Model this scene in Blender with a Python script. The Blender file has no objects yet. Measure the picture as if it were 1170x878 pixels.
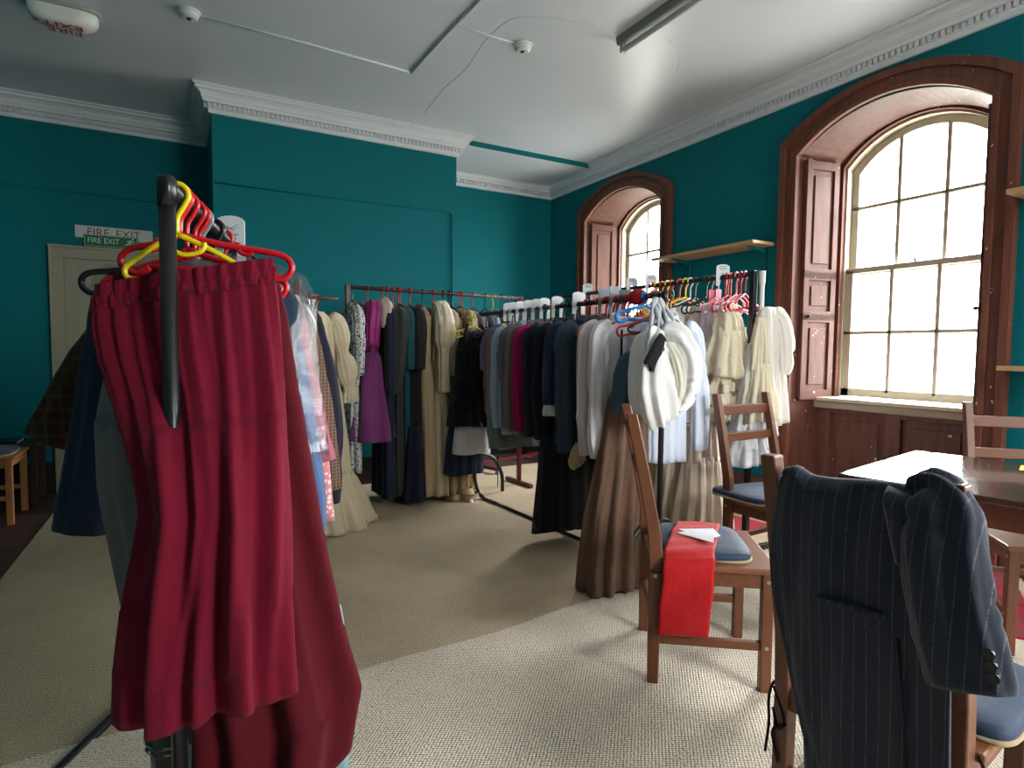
import bpy, math, random
import numpy as np
from mathutils import Vector, Matrix
PI = math.pi
SC = bpy.context.scene
COL = SC.collection

# ---------------------------------------------------------------- materials
def lin(c):
    return tuple((x / 12.92 if x <= .04045 else ((x + .055) / 1.055) ** 2.4) for x in c)
def rgb(*c):
    return lin([x / 255 for x in c])
MATS = {}
def base_mat(name):
    m = bpy.data.materials.new(name); m.use_nodes = True
    nt = m.node_tree; b = nt.nodes['Principled BSDF']
    return m, nt, b
def nd(nt, t, **kw):
    n = nt.nodes.new(t)
    for k, v in kw.items():
        if k in n.inputs.keys() if hasattr(n.inputs, 'keys') else False: n.inputs[k].default_value = v
        else: setattr(n, k, v)
    return n
def mixc(nt, fac, a, b, blend='MIX'):
    n = nt.nodes.new('ShaderNodeMix'); n.data_type = 'RGBA'; n.blend_type = blend
    for sock, v in ((n.inputs[0], fac), (n.inputs[6], a), (n.inputs[7], b)):
        if isinstance(v, bpy.types.NodeSocket): nt.links.new(v, sock)
        else: sock.default_value = v if not isinstance(v, tuple) else (*v[:3], 1)
    return n.outputs[2]
def ramp(nt, src, p0, p1, c0=(0, 0, 0), c1=(1, 1, 1)):
    r = nt.nodes.new('ShaderNodeValToRGB')
    r.color_ramp.elements[0].position = p0; r.color_ramp.elements[1].position = p1
    r.color_ramp.elements[0].color = (*c0, 1); r.color_ramp.elements[1].color = (*c1, 1)
    nt.links.new(src, r.inputs[0]); return r.outputs[0]
def coords(nt, scale=(1, 1, 1), kind='Object', rot=(0, 0, 0)):
    t = nt.nodes.new('ShaderNodeTexCoord'); mp = nt.nodes.new('ShaderNodeMapping')
    mp.inputs['Scale'].default_value = scale; mp.inputs['Rotation'].default_value = rot
    nt.links.new(t.outputs[kind], mp.inputs['Vector']); return mp.outputs[0]
def noise(nt, vec, scale, detail=3, rough=.5):
    n = nt.nodes.new('ShaderNodeTexNoise'); n.inputs['Scale'].default_value = scale
    n.inputs['Detail'].default_value = detail; n.inputs['Roughness'].default_value = rough
    nt.links.new(vec, n.inputs['Vector']); return n.outputs['Fac']
def bump(nt, b, src, strength, dist, prev=None):
    n = nt.nodes.new('ShaderNodeBump'); n.inputs['Strength'].default_value = strength
    n.inputs['Distance'].default_value = dist; nt.links.new(src, n.inputs['Height'])
    if prev is not None: nt.links.new(prev, n.inputs['Normal'])
    nt.links.new(n.outputs[0], b.inputs['Normal']); return n.outputs[0]
def scale_c(c, k): return tuple(min(1, x * k) for x in c)

def plain(name, c, rough=.5, metal=0, spec=.5, var=.08, nscale=12, coat=0):
    key = ('p', name)
    if key in MATS: return MATS[key]
    m, nt, b = base_mat(name)
    v = coords(nt); f = noise(nt, v, nscale)
    nt.links.new(mixc(nt, f, scale_c(c, 1 - var), scale_c(c, 1 + var)), b.inputs['Base Color'])
    b.inputs['Roughness'].default_value = rough; b.inputs['Metallic'].default_value = metal
    b.inputs['Specular IOR Level'].default_value = spec; b.inputs['Coat Weight'].default_value = coat
    MATS[key] = m; return m

def cloth(name, c, pattern=None, c2=None, scale=1.0, rough=.9, sheen=.07, wrinkle=.35, trans=0.0):
    key = ('c', name)
    if key in MATS: return MATS[key]
    m, nt, b = base_mat(name)
    v = coords(nt)
    f = noise(nt, v, 6, 4)
    col = mixc(nt, f, scale_c(c, .86), scale_c(c, 1.12))
    if pattern == 'stripe':
        s = nt.nodes.new('ShaderNodeSeparateXYZ'); nt.links.new(v, s.inputs[0])
        mu = nt.nodes.new('ShaderNodeMath'); mu.operation = 'MULTIPLY'; mu.inputs[1].default_value = scale
        nt.links.new(s.outputs[0], mu.inputs[0])
        fr = nt.nodes.new('ShaderNodeMath'); fr.operation = 'FRACT'; nt.links.new(mu.outputs[0], fr.inputs[0])
        lt = nt.nodes.new('ShaderNodeMath'); lt.operation = 'LESS_THAN'; lt.inputs[1].default_value = .085
        nt.links.new(fr.outputs[0], lt.inputs[0])
        br = noise(nt, v, 350, 1)
        mm = nt.nodes.new('ShaderNodeMath'); mm.operation = 'MULTIPLY'
        nt.links.new(lt.outputs[0], mm.inputs[0]); nt.links.new(ramp(nt, br, .35, .65), mm.inputs[1])
        col = mixc(nt, mm.outputs[0], col, c2)
    elif pattern == 'check':
        for ax, rotv in ((0, (0, 0, 0)), (1, (0, PI / 2, 0))):
            vv = coords(nt, rot=rotv)
            s = nt.nodes.new('ShaderNodeSeparateXYZ'); nt.links.new(vv, s.inputs[0])
            mu = nt.nodes.new('ShaderNodeMath'); mu.operation = 'MULTIPLY'; mu.inputs[1].default_value = scale
            nt.links.new(s.outputs[0], mu.inputs[0])
            fr = nt.nodes.new('ShaderNodeMath'); fr.operation = 'FRACT'; nt.links.new(mu.outputs[0], fr.inputs[0])
            lt = nt.nodes.new('ShaderNodeMath'); lt.operation = 'LESS_THAN'; lt.inputs[1].default_value = .22
            nt.links.new(fr.outputs[0], lt.inputs[0])
            hf = nt.nodes.new('ShaderNodeMath'); hf.operation = 'MULTIPLY'; hf.inputs[1].default_value = .6
            nt.links.new(lt.outputs[0], hf.inputs[0])
            col = mixc(nt, hf.outputs[0], col, c2)
    elif pattern == 'floral':
        vo = nt.nodes.new('ShaderNodeTexVoronoi'); vo.inputs['Scale'].default_value = scale
        nt.links.new(v, vo.inputs['Vector'])
        n2 = noise(nt, v, scale * 1.7, 3)
        ad = nt.nodes.new('ShaderNodeMath'); ad.operation = 'ADD'
        nt.links.new(vo.outputs['Distance'], ad.inputs[0]); nt.links.new(n2, ad.inputs[1])
        col = mixc(nt, ramp(nt, ad.outputs[0], .78, .9), c2, col)
    elif pattern == 'tweed':
        n2 = noise(nt, coords(nt, (1, 1, .6)), 260, 2, .8)
        col = mixc(nt, ramp(nt, n2, .38, .62), col, c2)
    nt.links.new(col, b.inputs['Base Color'])
    b.inputs['Roughness'].default_value = rough
    b.inputs['Specular IOR Level'].default_value = .25
    b.inputs['Sheen Weight'].default_value = sheen
    b.inputs['Sheen Roughness'].default_value = .5
    n1 = noise(nt, coords(nt, (1, 1, .45)), 17, 3, .55)
    p = bump(nt, b, n1, wrinkle, .02)
    n3 = noise(nt, v, 420, 1)
    bump(nt, b, n3, .18, .002, p)
    if trans > 0:
        tr = nt.nodes.new('ShaderNodeBsdfTranslucent'); nt.links.new(col, tr.inputs[0])
        mx = nt.nodes.new('ShaderNodeMixShader'); mx.inputs[0].default_value = trans
        nt.links.new(b.outputs[0], mx.inputs[1]); nt.links.new(tr.outputs[0], mx.inputs[2])
        nt.links.new(mx.outputs[0], nt.nodes['Material Output'].inputs[0])
    MATS[key] = m; return m

def wood(name, c, rough=.4, axis=2, coat=.06, contrast=.35):
    key = ('w', name, axis)
    if key in MATS: return MATS[key]
    m, nt, b = base_mat(name)
    sc = [9, 9, 9]; sc[axis] = .9
    v = coords(nt, tuple(sc)); f = noise(nt, v, 4.5, 6, .65)
    g = noise(nt, coords(nt), 3, 2)
    col = mixc(nt, ramp(nt, f, .3, .7), scale_c(c, 1 - contrast), scale_c(c, 1 + contrast))
    col = mixc(nt, g, scale_c(c, .85), col)
    nt.links.new(col, b.inputs['Base Color'])
    b.inputs['Roughness'].default_value = rough; b.inputs['Coat Weight'].default_value = coat
    b.inputs['Coat Roughness'].default_value = .25 if coat < .5 else .06
    bump(nt, b, f, .12 if coat < .5 else .03, .002)
    MATS[key] = m; return m

def worn_wood(name, c, chip=(.62, .55, .45)):
    key = ('ww', name)
    if key in MATS: return MATS[key]
    m, nt, b = base_mat(name)
    v = coords(nt, (7, 7, 1)); f = noise(nt, v, 4, 5, .6)
    col = mixc(nt, ramp(nt, f, .3, .7), scale_c(c, .7), scale_c(c, 1.3))
    ch = noise(nt, coords(nt, (1, 1, .8)), 30, 2, .5)
    col = mixc(nt, ramp(nt, ch, .735, .75), col, chip)
    nt.links.new(col, b.inputs['Base Color'])
    b.inputs['Roughness'].default_value = .55; b.inputs['Specular IOR Level'].default_value = .3; b.inputs['Coat Weight'].default_value = .04
    b.inputs['Coat Roughness'].default_value = .3
    bump(nt, b, f, .1, .003)
    MATS[key] = m; return m

def carpet_mat(name, ca, cb, scale):
    m, nt, b = base_mat(name)
    v = coords(nt, (1, 1.25, 1), rot=(0, 0, .62))
    vo = nt.nodes.new('ShaderNodeTexVoronoi'); vo.inputs['Scale'].default_value = scale
    vo.inputs['Randomness'].default_value = .28; nt.links.new(v, vo.inputs['Vector'])
    d = ramp(nt, vo.outputs['Distance'], .28, .66, (1, 1, 1), (0, 0, 0))
    col = mixc(nt, d, cb, ca)
    f = noise(nt, coords(nt), 1.3, 4); col = mixc(nt, ramp(nt, f, .25, .75), scale_c(ca, .62), col, 'MULTIPLY') if False else col
    w = noise(nt, coords(nt), 2.2, 5, .6)
    col = mixc(nt, ramp(nt, w, .2, .8, (.78, .78, .78), (1, 1, 1)), (0, 0, 0), col) if False else mixc(nt, 1.0, col, ramp(nt, w, .25, .75, (.84, .83, .8), (1.05, 1.05, 1.05)), 'MULTIPLY')
    nt.links.new(col, b.inputs['Base Color']); b.inputs['Roughness'].default_value = .95
    b.inputs['Specular IOR Level'].default_value = .15
    bump(nt, b, d, .6, .006)
    return m

def glass_mat():
    if 'glass' in MATS: return MATS['glass']
    m = bpy.data.materials.new('window_glass'); m.use_nodes = True; nt = m.node_tree
    nt.nodes.remove(nt.nodes['Principled BSDF'])
    t = nt.nodes.new('ShaderNodeBsdfTransparent'); t.inputs[0].default_value = (.96, .98, .97, 1)
    g = nt.nodes.new('ShaderNodeBsdfGlossy'); g.inputs['Roughness'].default_value = .02
    n = noise(nt, coords(nt), 5, 2); bp = nt.nodes.new('ShaderNodeBump'); bp.inputs['Strength'].default_value = .05
    nt.links.new(n, bp.inputs['Height']); nt.links.new(bp.outputs[0], g.inputs['Normal'])
    mx = nt.nodes.new('ShaderNodeMixShader'); mx.inputs[0].default_value = .05
    nt.links.new(t.outputs[0], mx.inputs[1]); nt.links.new(g.outputs[0], mx.inputs[2])
    nt.links.new(mx.outputs[0], nt.nodes['Material Output'].inputs[0])
    MATS['glass'] = m; return m
def plastic_film():
    if 'film' in MATS: return MATS['film']
    m = bpy.data.materials.new('clear_polythene'); m.use_nodes = True; nt = m.node_tree
    nt.nodes.remove(nt.nodes['Principled BSDF'])
    t = nt.nodes.new('ShaderNodeBsdfTransparent'); t.inputs[0].default_value = (.88, .9, .92, 1)
    g = nt.nodes.new('ShaderNodeBsdfGlossy'); g.inputs['Roughness'].default_value = .12
    d = nt.nodes.new('ShaderNodeBsdfDiffuse'); d.inputs[0].default_value = (.8, .82, .85, 1)
    n = noise(nt, coords(nt, (1, 1, .6)), 26, 4, .6); bp = nt.nodes.new('ShaderNodeBump'); bp.inputs['Strength'].default_value = .9
    bp.inputs['Distance'].default_value = .02
    nt.links.new(n, bp.inputs['Height']); nt.links.new(bp.outputs[0], g.inputs['Normal'])
    m1 = nt.nodes.new('ShaderNodeMixShader'); m1.inputs[0].default_value = .05
    nt.links.new(g.outputs[0], m1.inputs[1]); nt.links.new(d.outputs[0], m1.inputs[2])
    mx = nt.nodes.new('ShaderNodeMixShader'); mx.inputs[0].default_value = .11
    nt.links.new(t.outputs[0], mx.inputs[1]); nt.links.new(m1.outputs[0], mx.inputs[2])
    nt.links.new(mx.outputs[0], nt.nodes['Material Output'].inputs[0])
    MATS['film'] = m; return m

# ---------------------------------------------------------------- mesh building
class MB:
    def __init__(self): self.v = []; self.f = []; self.sm = []
    def add(self, vs, fs, smooth=False):
        o = len(self.v); self.v += [tuple(map(float, p)) for p in vs]
        self.f += [tuple(i + o for i in f) for f in fs]; self.sm += [smooth] * len(fs); return self
    def hexa(self, p):
        return self.add(p, [(0, 3, 2, 1), (4, 5, 6, 7), (0, 1, 5, 4), (1, 2, 6, 5), (2, 3, 7, 6), (3, 0, 4, 7)])
    def box(self, c, s):
        x, y, z = c; a, b, d = s[0] / 2, s[1] / 2, s[2] / 2
        return self.hexa([(x - a, y - b, z - d), (x + a, y - b, z - d), (x + a, y + b, z - d), (x - a, y + b, z - d),
                          (x - a, y - b, z + d), (x + a, y - b, z + d), (x + a, y + b, z + d), (x - a, y + b, z + d)])
    def span(self, a, b):
        return self.box([(a[i] + b[i]) / 2 for i in range(3)], [abs(b[i] - a[i]) for i in range(3)])
    def bar(self, a, b, w, d, side=(0, 0, 1)):
        a, b = Vector(a), Vector(b); t = (b - a).normalized(); s = Vector(side)
        u = t.cross(s)
        if u.length < 1e-5: u = t.cross(Vector((1, 0, 0)))
        u.normalize(); n = u.cross(t).normalized()
        u = u * w / 2; n = n * d / 2
        p = [a - u - n, a + u - n, a + u + n, a - u + n, b - u - n, b + u - n, b + u + n, b - u + n]
        return self.hexa([tuple(q) for q in p])
    def tube(self, pts, r, n=10, cap=True, smooth=True):
        pts = [Vector(p) for p in pts]; m = len(pts)
        rs = r if isinstance(r, (list, tuple)) else [r] * m
        vs = []; t0 = (pts[1] - pts[0]).normalized()
        u = t0.orthogonal().normalized()
        for i, p in enumerate(pts):
            t = ((pts[min(i + 1, m - 1)] - pts[max(i - 1, 0)])).normalized()
            u = (u - t * u.dot(t))
            u = u.normalized() if u.length > 1e-6 else t.orthogonal().normalized()
            w = t.cross(u)
            for k in range(n):
                a = 2 * PI * k / n
                vs.append(tuple(p + (u * math.cos(a) + w * math.sin(a)) * rs[i]))
        fs = [(i * n + k, i * n + (k + 1) % n, (i + 1) * n + (k + 1) % n, (i + 1) * n + k) for i in range(m - 1) for k in range(n)]
        if cap: fs += [tuple(range(n))[::-1], tuple(range((m - 1) * n, m * n))]
        return self.add(vs, fs, smooth)
    def prism(self, poly, fn, d0, d1):
        """poly in 2D; fn(u,v,d)->3D; extruded from d0 to d1"""
        n = len(poly)
        vs = [fn(u, v, d0) for u, v in poly] + [fn(u, v, d1) for u, v in poly]
        fs = [tuple(range(n))[::-1], tuple(range(n, 2 * n))] + [(i, (i + 1) % n, n + (i + 1) % n, n + i) for i in range(n)]
        return self.add(vs, fs)
    def rings(self, R, closed=True, cap0=False, cap1=False, smooth=True):
        R = np.asarray(R); m, n = R.shape[:2]
        vs = R.reshape(-1, 3).tolist(); fs = []
        kk = n if closed else n - 1
        for i in range(m - 1):
            for k in range(kk):
                fs.append((i * n + k, i * n + (k + 1) % n, (i + 1) * n + (k + 1) % n, (i + 1) * n + k))
        if cap0: fs.append(tuple(range(n))[::-1])
        if cap1: fs.append(tuple(range((m - 1) * n, m * n)))
        return self.add(vs, fs, smooth)
    def obj(self, name, m, parent=None, bevel=0, loc=None, rotz=0):
        me = bpy.data.meshes.new(name); me.from_pydata(self.v, [], self.f); me.validate()
        if len(me.polygons) == len(self.sm): me.polygons.foreach_set('use_smooth', self.sm)
        o = bpy.data.objects.new(name, me); COL.objects.link(o)
        if m: me.materials.append(m)
        if parent: o.parent = parent
        if bevel:
            b = o.modifiers.new('bevel', 'BEVEL'); b.width = bevel; b.segments = 2; b.limit_method = 'ANGLE'; b.angle_limit = .6
        if loc is not None: o.location = loc
        o.rotation_euler.z = rotz
        return o
def solidify(o, t, off=0):
    s = o.modifiers.new('solid', 'SOLIDIFY'); s.thickness = t; s.offset = off; return o
def tag(o, label=None, cat=None, group=None, kind=None):
    if label: o['label'] = label
    if cat: o['category'] = cat
    if group: o['group'] = group
    if kind: o['kind'] = kind
    return o
def empty(name, loc=(0, 0, 0), rotz=0):
    o = bpy.data.objects.new(name, None); COL.objects.link(o); o.location = loc; o.rotation_euler.z = rotz
    o.empty_display_size = .1; return o
def struct(o): o['kind'] = 'structure'; return o
def crv(pts, n=8):
    """Catmull-Rom through pts"""
    P = [np.array(p, float) for p in pts]; P = [2 * P[0] - P[1]] + P + [2 * P[-1] - P[-2]]
    out = []
    for i in range(1, len(P) - 2):
        for k in range(n):
            t = k / n
            out.append(.5 * (2 * P[i] + (P[i + 1] - P[i - 1]) * t + (2 * P[i - 1] - 5 * P[i] + 4 * P[i + 1] - P[i + 2]) * t * t + (3 * P[i] - P[i - 1] - 3 * P[i + 1] + P[i + 2]) * t ** 3))
    out.append(P[-2]); return out
def text(s, size, m, parent, loc, rot, name='lettering', ext=.0008, sx=1):
    cu = bpy.data.curves.new(name, 'FONT'); cu.body = s; cu.size = size; cu.extrude = ext
    cu.align_x = 'CENTER'; cu.align_y = 'CENTER'
    o = bpy.data.objects.new(name, cu); COL.objects.link(o); cu.materials.append(m)
    dg = bpy.context.evaluated_depsgraph_get(); dg.update()
    me = bpy.data.meshes.new_from_object(o.evaluated_get(dg)); bpy.data.objects.remove(o); me.name = name
    o = bpy.data.objects.new(name, me); COL.objects.link(o)
    if not me.materials: me.materials.append(m)
    o.location = loc; o.rotation_euler = rot; o.scale = (sx, 1, 1)
    if parent: o.parent = parent
    return o

# ---------------------------------------------------------------- the room
W, DB, DC, XL, XR, ZC = 3.865, 6.06, 5.175, .236, 2.259, 3.15
YN, XW = -2.3, -2.4
teal = plain('teal_wall_paint', rgb(0, 106, 114), .7, spec=.18, var=.08, nscale=2.5)
white_paint = plain('ceiling_paint', rgb(208, 213, 221), .36, var=.05, nscale=1.6)
corn_paint = plain('cornice_paint', rgb(214, 217, 222), .5, var=.05)
brown = worn_wood('brown_joinery', rgb(100, 58, 44))
brown_l = worn_wood('brown_shutter', rgb(84, 48, 37))
brown_d = worn_wood('dark_apron', rgb(88, 56, 48))
sash_m = plain('sash_paint', rgb(186, 178, 160), .5)
cream_paint = plain('cream_door', rgb(150, 145, 122), .45)

def boards_mat():
    m, nt, b = base_mat('dark_floorboards')
    v = coords(nt); br = nt.nodes.new('ShaderNodeTexBrick')
    br.inputs['Scale'].default_value = 1; br.inputs['Brick Width'].default_value = 2.6; br.inputs['Row Height'].default_value = .16
    br.inputs['Mortar Size'].default_value = .004
    br.inputs['Color1'].default_value = (*rgb(74, 52, 48), 1); br.inputs['Color2'].default_value = (*rgb(60, 42, 40), 1)
    br.inputs['Mortar'].default_value = (.005, .004, .004, 1)
    nt.links.new(v, br.inputs['Vector'])
    f = noise(nt, coords(nt, (1, 8, 1)), 5, 4)
    nt.links.new(mixc(nt, ramp(nt, f, .3, .8), br.outputs[0], rgb(96, 76, 70)), b.inputs['Base Color'])
    b.inputs['Roughness'].default_value = .45; return m
struct(MB().span((XW - .2, YN - .2, -.1), (W + .6, DB + .2, 0)).obj('floor', boards_mat()))
struct(MB().span((XW - .2, YN - .2, ZC), (W + .6, DB + .2, ZC + .1)).obj('ceiling', white_paint))
struct(MB().span((XW - .2, DB, 0), (W + .3, DB + .15, ZC)).obj('wall_back', teal))
struct(MB().span((XL, DC, 0), (XR, DB - .001, ZC)).obj('wall_chimney_breast', teal))
struct(MB().span((XW - .15, YN, 0), (XW, DB, ZC)).obj('wall_left', teal))
mb = MB()
for a, b_ in ((XW, 1.7), (3.2, W)): mb.span((a, YN - .15, 0), (b_, YN, ZC))
mb.span((1.7, YN - .15, 0), (3.2, YN, .9)).span((1.7, YN - .15, 2.7), (3.2, YN, ZC))
struct(mb.obj('wall_near', teal))
w_ = struct(empty('window_4', (2.45, YN - .08, .9))); f_ = MB()  # unseen window added behind the camera to let in fill light
for x in (-.73, -.25, .25, .73): f_.box((x, 0, .9), (.04, .04, 1.8))
for z in (.02, .6, 1.2, 1.78): f_.box((0, 0, z), (1.5, .035, .04))
f_.obj('sash', sash_m, w_); MB().box((0, 0, .9), (1.48, .006, 1.78)).obj('glass', glass_mat(), w_)

# right wall with arched openings to the floor
OH = .585          # half of the opening inside the architrave
SPR, CRN = 2.585, 2.80
def arch(yc, half, spring, crown, n=18):
    """points from +half to -half along a segmental arch (Y, Z)"""
    r = crown - spring; R = (half * half + r * r) / (2 * r); zc = crown - R; a0 = math.asin(half / R)
    return [(yc + R * math.sin(a0 - 2 * a0 * i / n), zc + R * math.cos(a0 - 2 * a0 * i / n)) for i in range(n + 1)]
WC = [4.745, 2.21, -.325]  # the last centre is an unseen window added for more light
mb = MB(); edges = [DB]
for yc in WC: edges += [yc + OH, yc - OH]
edges += [YN]
for i in range(0, len(edges), 2): mb.span((W, edges[i + 1], 0), (W + .6, edges[i], ZC))
for yc in WC:
    A = arch(yc, OH, SPR, CRN)
    for (y0, z0), (y1, z1) in zip(A[:-1], A[1:]):
        mb.hexa([(W, y1, z1), (W, y0, z0), (W + .6, y0, z0), (W + .6, y1, z1), (W, y1, ZC), (W, y0, ZC), (W + .6, y0, ZC), (W + .6, y1, ZC)])
struct(mb.obj('wall_right', teal))

def band(y_out, y_in, x0, x1, z0=0):
    """solid arched band between two (Y,Z) outlines of equal length, X from x0 to x1"""
    n = len(y_out); vs = []
    for x in (x0, x1):
        vs += [(x, y, z) for y, z in y_out] + [(x, y, z) for y, z in y_in]
    fs = []
    for i in range(n - 1):
        fs += [(i, i + 1, n + i + 1, n + i), (2 * n + i, 3 * n + i, 3 * n + i + 1, 2 * n + i + 1),
               (i, 2 * n + i, 2 * n + i + 1, i + 1), (n + i, n + i + 1, 3 * n + i + 1, 3 * n + i)]
    fs += [(0, n, 3 * n, 2 * n), (n - 1, 3 * n - 1, 4 * n - 1, 2 * n - 1)]
    return vs, fs
def outline(yc, half, spring, crown, z0, n=18):
    return [(yc + half, z0)] + arch(yc, half, spring, crown, n) + [(yc - half, z0)]
XS = 4.25          # sash plane
def window(num, yc):
    root = struct(empty('window_%d' % num, (W, yc, 0)))
    def put(mb, name, m, par=root, bev=0):
        mb.v = [(x - W, y - yc, z) for x, y, z in mb.v] if par is root or True else mb.v
        return mb.obj(name, m, par, bevel=bev)
    # architrave: three nested moulded bands
    mb = MB()
    for (ho, hi, do, di, x) in ((.715, .67, 0, .045, .05), (.672, .61, .043, .105, .03), (.615, OH - .004, .1, .136, .042)):
        mb.add(*band(outline(yc, ho, 2.70 - do * .85, 2.94 - do, 0), outline(yc, hi, 2.70 - di * .85, 2.94 - di, 0), W - x, W - .0005))
    put(mb, 'architrave', brown, bev=.004)
    # reveal lining (splayed) : jambs and curved soffit
    fo = outline(yc, OH - .006, SPR, CRN - .006, 0); fi = outline(yc, .50, 2.555, 2.775, 0)
    n = len(fo); vs = [(W - .002, y, z) for y, z in fo] + [(XS + .05, y, z) for y, z in fi]
    mb = MB().add(vs, [(i, n + i, n + i + 1, i + 1) for i in range(n - 1)])
    put(mb, 'reveal', brown_l)
    # shutters folded against both reveals
    for sgn in (1, -1):
        mb = MB()
        def P(u, z, d):       # u 0 at room, 1 at sash ; d proud of the reveal
            x = W + .03 + u * (XS - W - .11); h = OH - .008 - (u * .8 + .05) * (OH - .508)
            return (x, yc + sgn * (h - d), z)
        def slab(u0, u1, z0, z1, d0, d1):
            mb.hexa([P(u0, z0, d0), P(u1, z0, d0), P(u1, z0, d1), P(u0, z0, d1), P(u0, z1, d0), P(u1, z1, d0), P(u1, z1, d1), P(u0, z1, d1)])
        slab(0, 1, .875, 2.56, .004, .02)
        for z0, z1 in ((.93, 1.42), (1.5, 1.72), (1.80, 2.50)):
            slab(0, .16, z0 - .07, z1 + .07, .018, .036); slab(.84, 1, z0 - .07, z1 + .07, .018, .036)
            slab(.14, .86, z0 - .07, z0, .018, .036); slab(.14, .86, z1, z1 + .06, .018, .036)
            slab(.26, .74, z0 + .04, z1 - .04, .018, .031)
        sh = put(mb, 'shutter', brown_l, bev=.003)
        kx, ky, kz = P(.12, 1.46, .036)
        kb = MB().tube([(kx, ky, kz), (kx, ky - sgn * .015, kz), (kx, ky - sgn * .03, kz)], [.006, .012, .008], 10)
        put(kb, 'knob', plain('black_iron', (.01, .01, .01), .4), sh)
    # sill board, apron with panels
    put(MB().span((W + .17, yc - .565, .855), (XS + .06, yc + .565, .88)), 'sill', sash_m, bev=.006)
    put(MB().span((W + .2, yc - .55, .80), (W + .27, yc + .55, .856)), 'sill_moulding', plain('grey_sill_moulding', rgb(150, 140, 122), .5), bev=.01)
    mb = MB().span((W + .26, yc - .58, 0), (W + .29, yc + .58, .86))
    for a, b_ in ((-.58, -.44), (-.05, .05), (.44, .58)): mb.span((W + .235, yc + a, 0), (W + .262, yc + b_, .82))
    for a, b_ in ((-.44, -.05), (.05, .44)):
        mb.span((W + .235, yc + a, 0), (W + .262, yc + b_, .22)); mb.span((W + .235, yc + a, .77), (W + .262, yc + b_, .82))
        mb.span((W + .25, yc + a + .05, .27), (W + .262, yc + b_ - .05, .72))
    put(mb, 'apron', brown_d, bev=.004)
    # sash box behind the reveal
    put(MB().add(*band(outline(yc, .59, 2.66, 2.87, .86), outline(yc, .487, 2.54, 2.765, .86), XS - .02, XS + .012)), 'staff_bead', brown, bev=.003)
    put(MB().add(*band(outline(yc, .60, 2.66, 2.87, .86), outline(yc, .475, 2.53, 2.75, .86), XS + .014, XS + .15)), 'sash_box', sash_m)
    # the two sashes
    G = glass_mat(); h = .475
    lo = MB(); x0, x1 = XS + .03, XS + .062
    for y in (-h + .028, h - .028): lo.span((x0, yc + y - .028, .885), (x1, yc + y + .028, 1.80))
    lo.span((x0, yc - h, .885), (x1, yc + h, .945)); lo.span((x0, yc - h, 1.775), (x1, yc + h, 1.815))
    for y in (-.148, .148): lo.span((x0, yc + y - .0135, .92), (x1, yc + y + .0135, 1.79))
    lo.span((x0, yc - h, 1.335), (x1, yc + h, 1.36))
    s1 = put(lo, 'lower_sash', sash_m, bev=.004)
    put(MB().span((x0 + .014, yc - h + .03, .92), (x0 + .018, yc + h - .03, 1.8)), 'glass', G, s1)
    put(MB().tube([(x0, yc, 1.815), (x0, yc, 1.83), (x0, yc + .02, 1.84)], .007, 8), 'sash_fastener', plain('black_iron', (.01, .01, .01), .4), s1)
    up = MB(); x0, x1 = XS + .075, XS + .107
    up.add(*band(outline(yc, h, 2.53, 2.75, 1.77), outline(yc, h - .05, 2.49, 2.70, 1.77), x0, x1))
    up.span((x0, yc - h, 1.765), (x1, yc + h, 1.80))
    for y in (-.148, .148): up.span((x0, yc + y - .0135, 1.78), (x1, yc + y + .0135, 2.685))
    up.span((x0, yc - h, 2.235), (x1, yc + h, 2.26))
    s2 = put(up, 'upper_sash', sash_m, bev=.004)
    A = outline(yc, h - .03, 2.50, 2.72, 1.78); k = len(A)
    put(MB().add([(x0 + .014, y, z) for y, z in A] + [(x0 + .018, y, z) for y, z in A],
                 [tuple(range(k)), tuple(range(k, 2 * k))[::-1]] + [(i, k + i, k + (i + 1) % k, (i + 1) % k) for i in range(k)]), 'glass', G, s2)
    return root
for i, yc in enumerate(WC): window(i + 1, yc)

# cornice: profile swept along the wall heads
prof = [(0, -.178), (.022, -.178), (.022, -.150), (.032, -.146), (.032, -.112), (.058, -.110), (.064, -.088), (.07, -.085), (.074, -.06), (.092, -.042), (.112, -.036), (.112, -.018), (.128, -.010), (.128, 0)]
path = [(W, YN), (W, DB), (XR, DB), (XR, DC), (XL, DC), (XL, DB), (XW, DB)]
def cornice(name, idx, zt, dent):
    mb = MB(); pts = path
    def normal(i):      # inward normal of segment i (left of travel)
        dx, dy = pts[i + 1][0] - pts[i][0], pts[i + 1][1] - pts[i][1]; l = math.hypot(dx, dy)
        return np.array((-dy / l, dx / l))
    def off(j, p):
        ns = [normal(k) for k in (j - 1, j) if 0 <= k < len(pts) - 1]
        n = ns[0] if len(ns) == 1 else (ns[0] + ns[1]) / (1 + ns[0] @ ns[1])
        return np.array(pts[j]) + n * p
    for i in idx:
        r0 = [(*off(i, p), zt + z) for p, z in prof]; r1 = [(*off(i + 1, p), zt + z) for p, z in prof]
        k = len(prof)
        mb.add(r0 + r1, [(a, a + 1, k + a + 1, k + a) for a in range(k - 1)])
        if dent:
            a, b = off(i, .032), off(i + 1, .032); n = normal(i); L = np.linalg.norm(b - a); t = (b - a) / L
            m_ = int(L / .034)
            for q in range(m_):
                c = a + t * (q + .5) * L / m_
                p0 = c - t * .010; p1 = c + t * .010; o1 = n * .02
                z0, z1 = zt - .144, zt - .114
                mb.hexa([(*p0, z0), (*(p0 + o1), z0), (*(p1 + o1), z0), (*p1, z0), (*p0, z1), (*(p0 + o1), z1), (*(p1 + o1), z1), (*p1, z1)])
    return struct(mb.obj(name, corn_paint))
cornice('trim_1', [0], ZC, True); cornice('trim_2', [1, 2], ZC, True); cornice('trim_3', [3, 4, 5], ZC, True)
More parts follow.
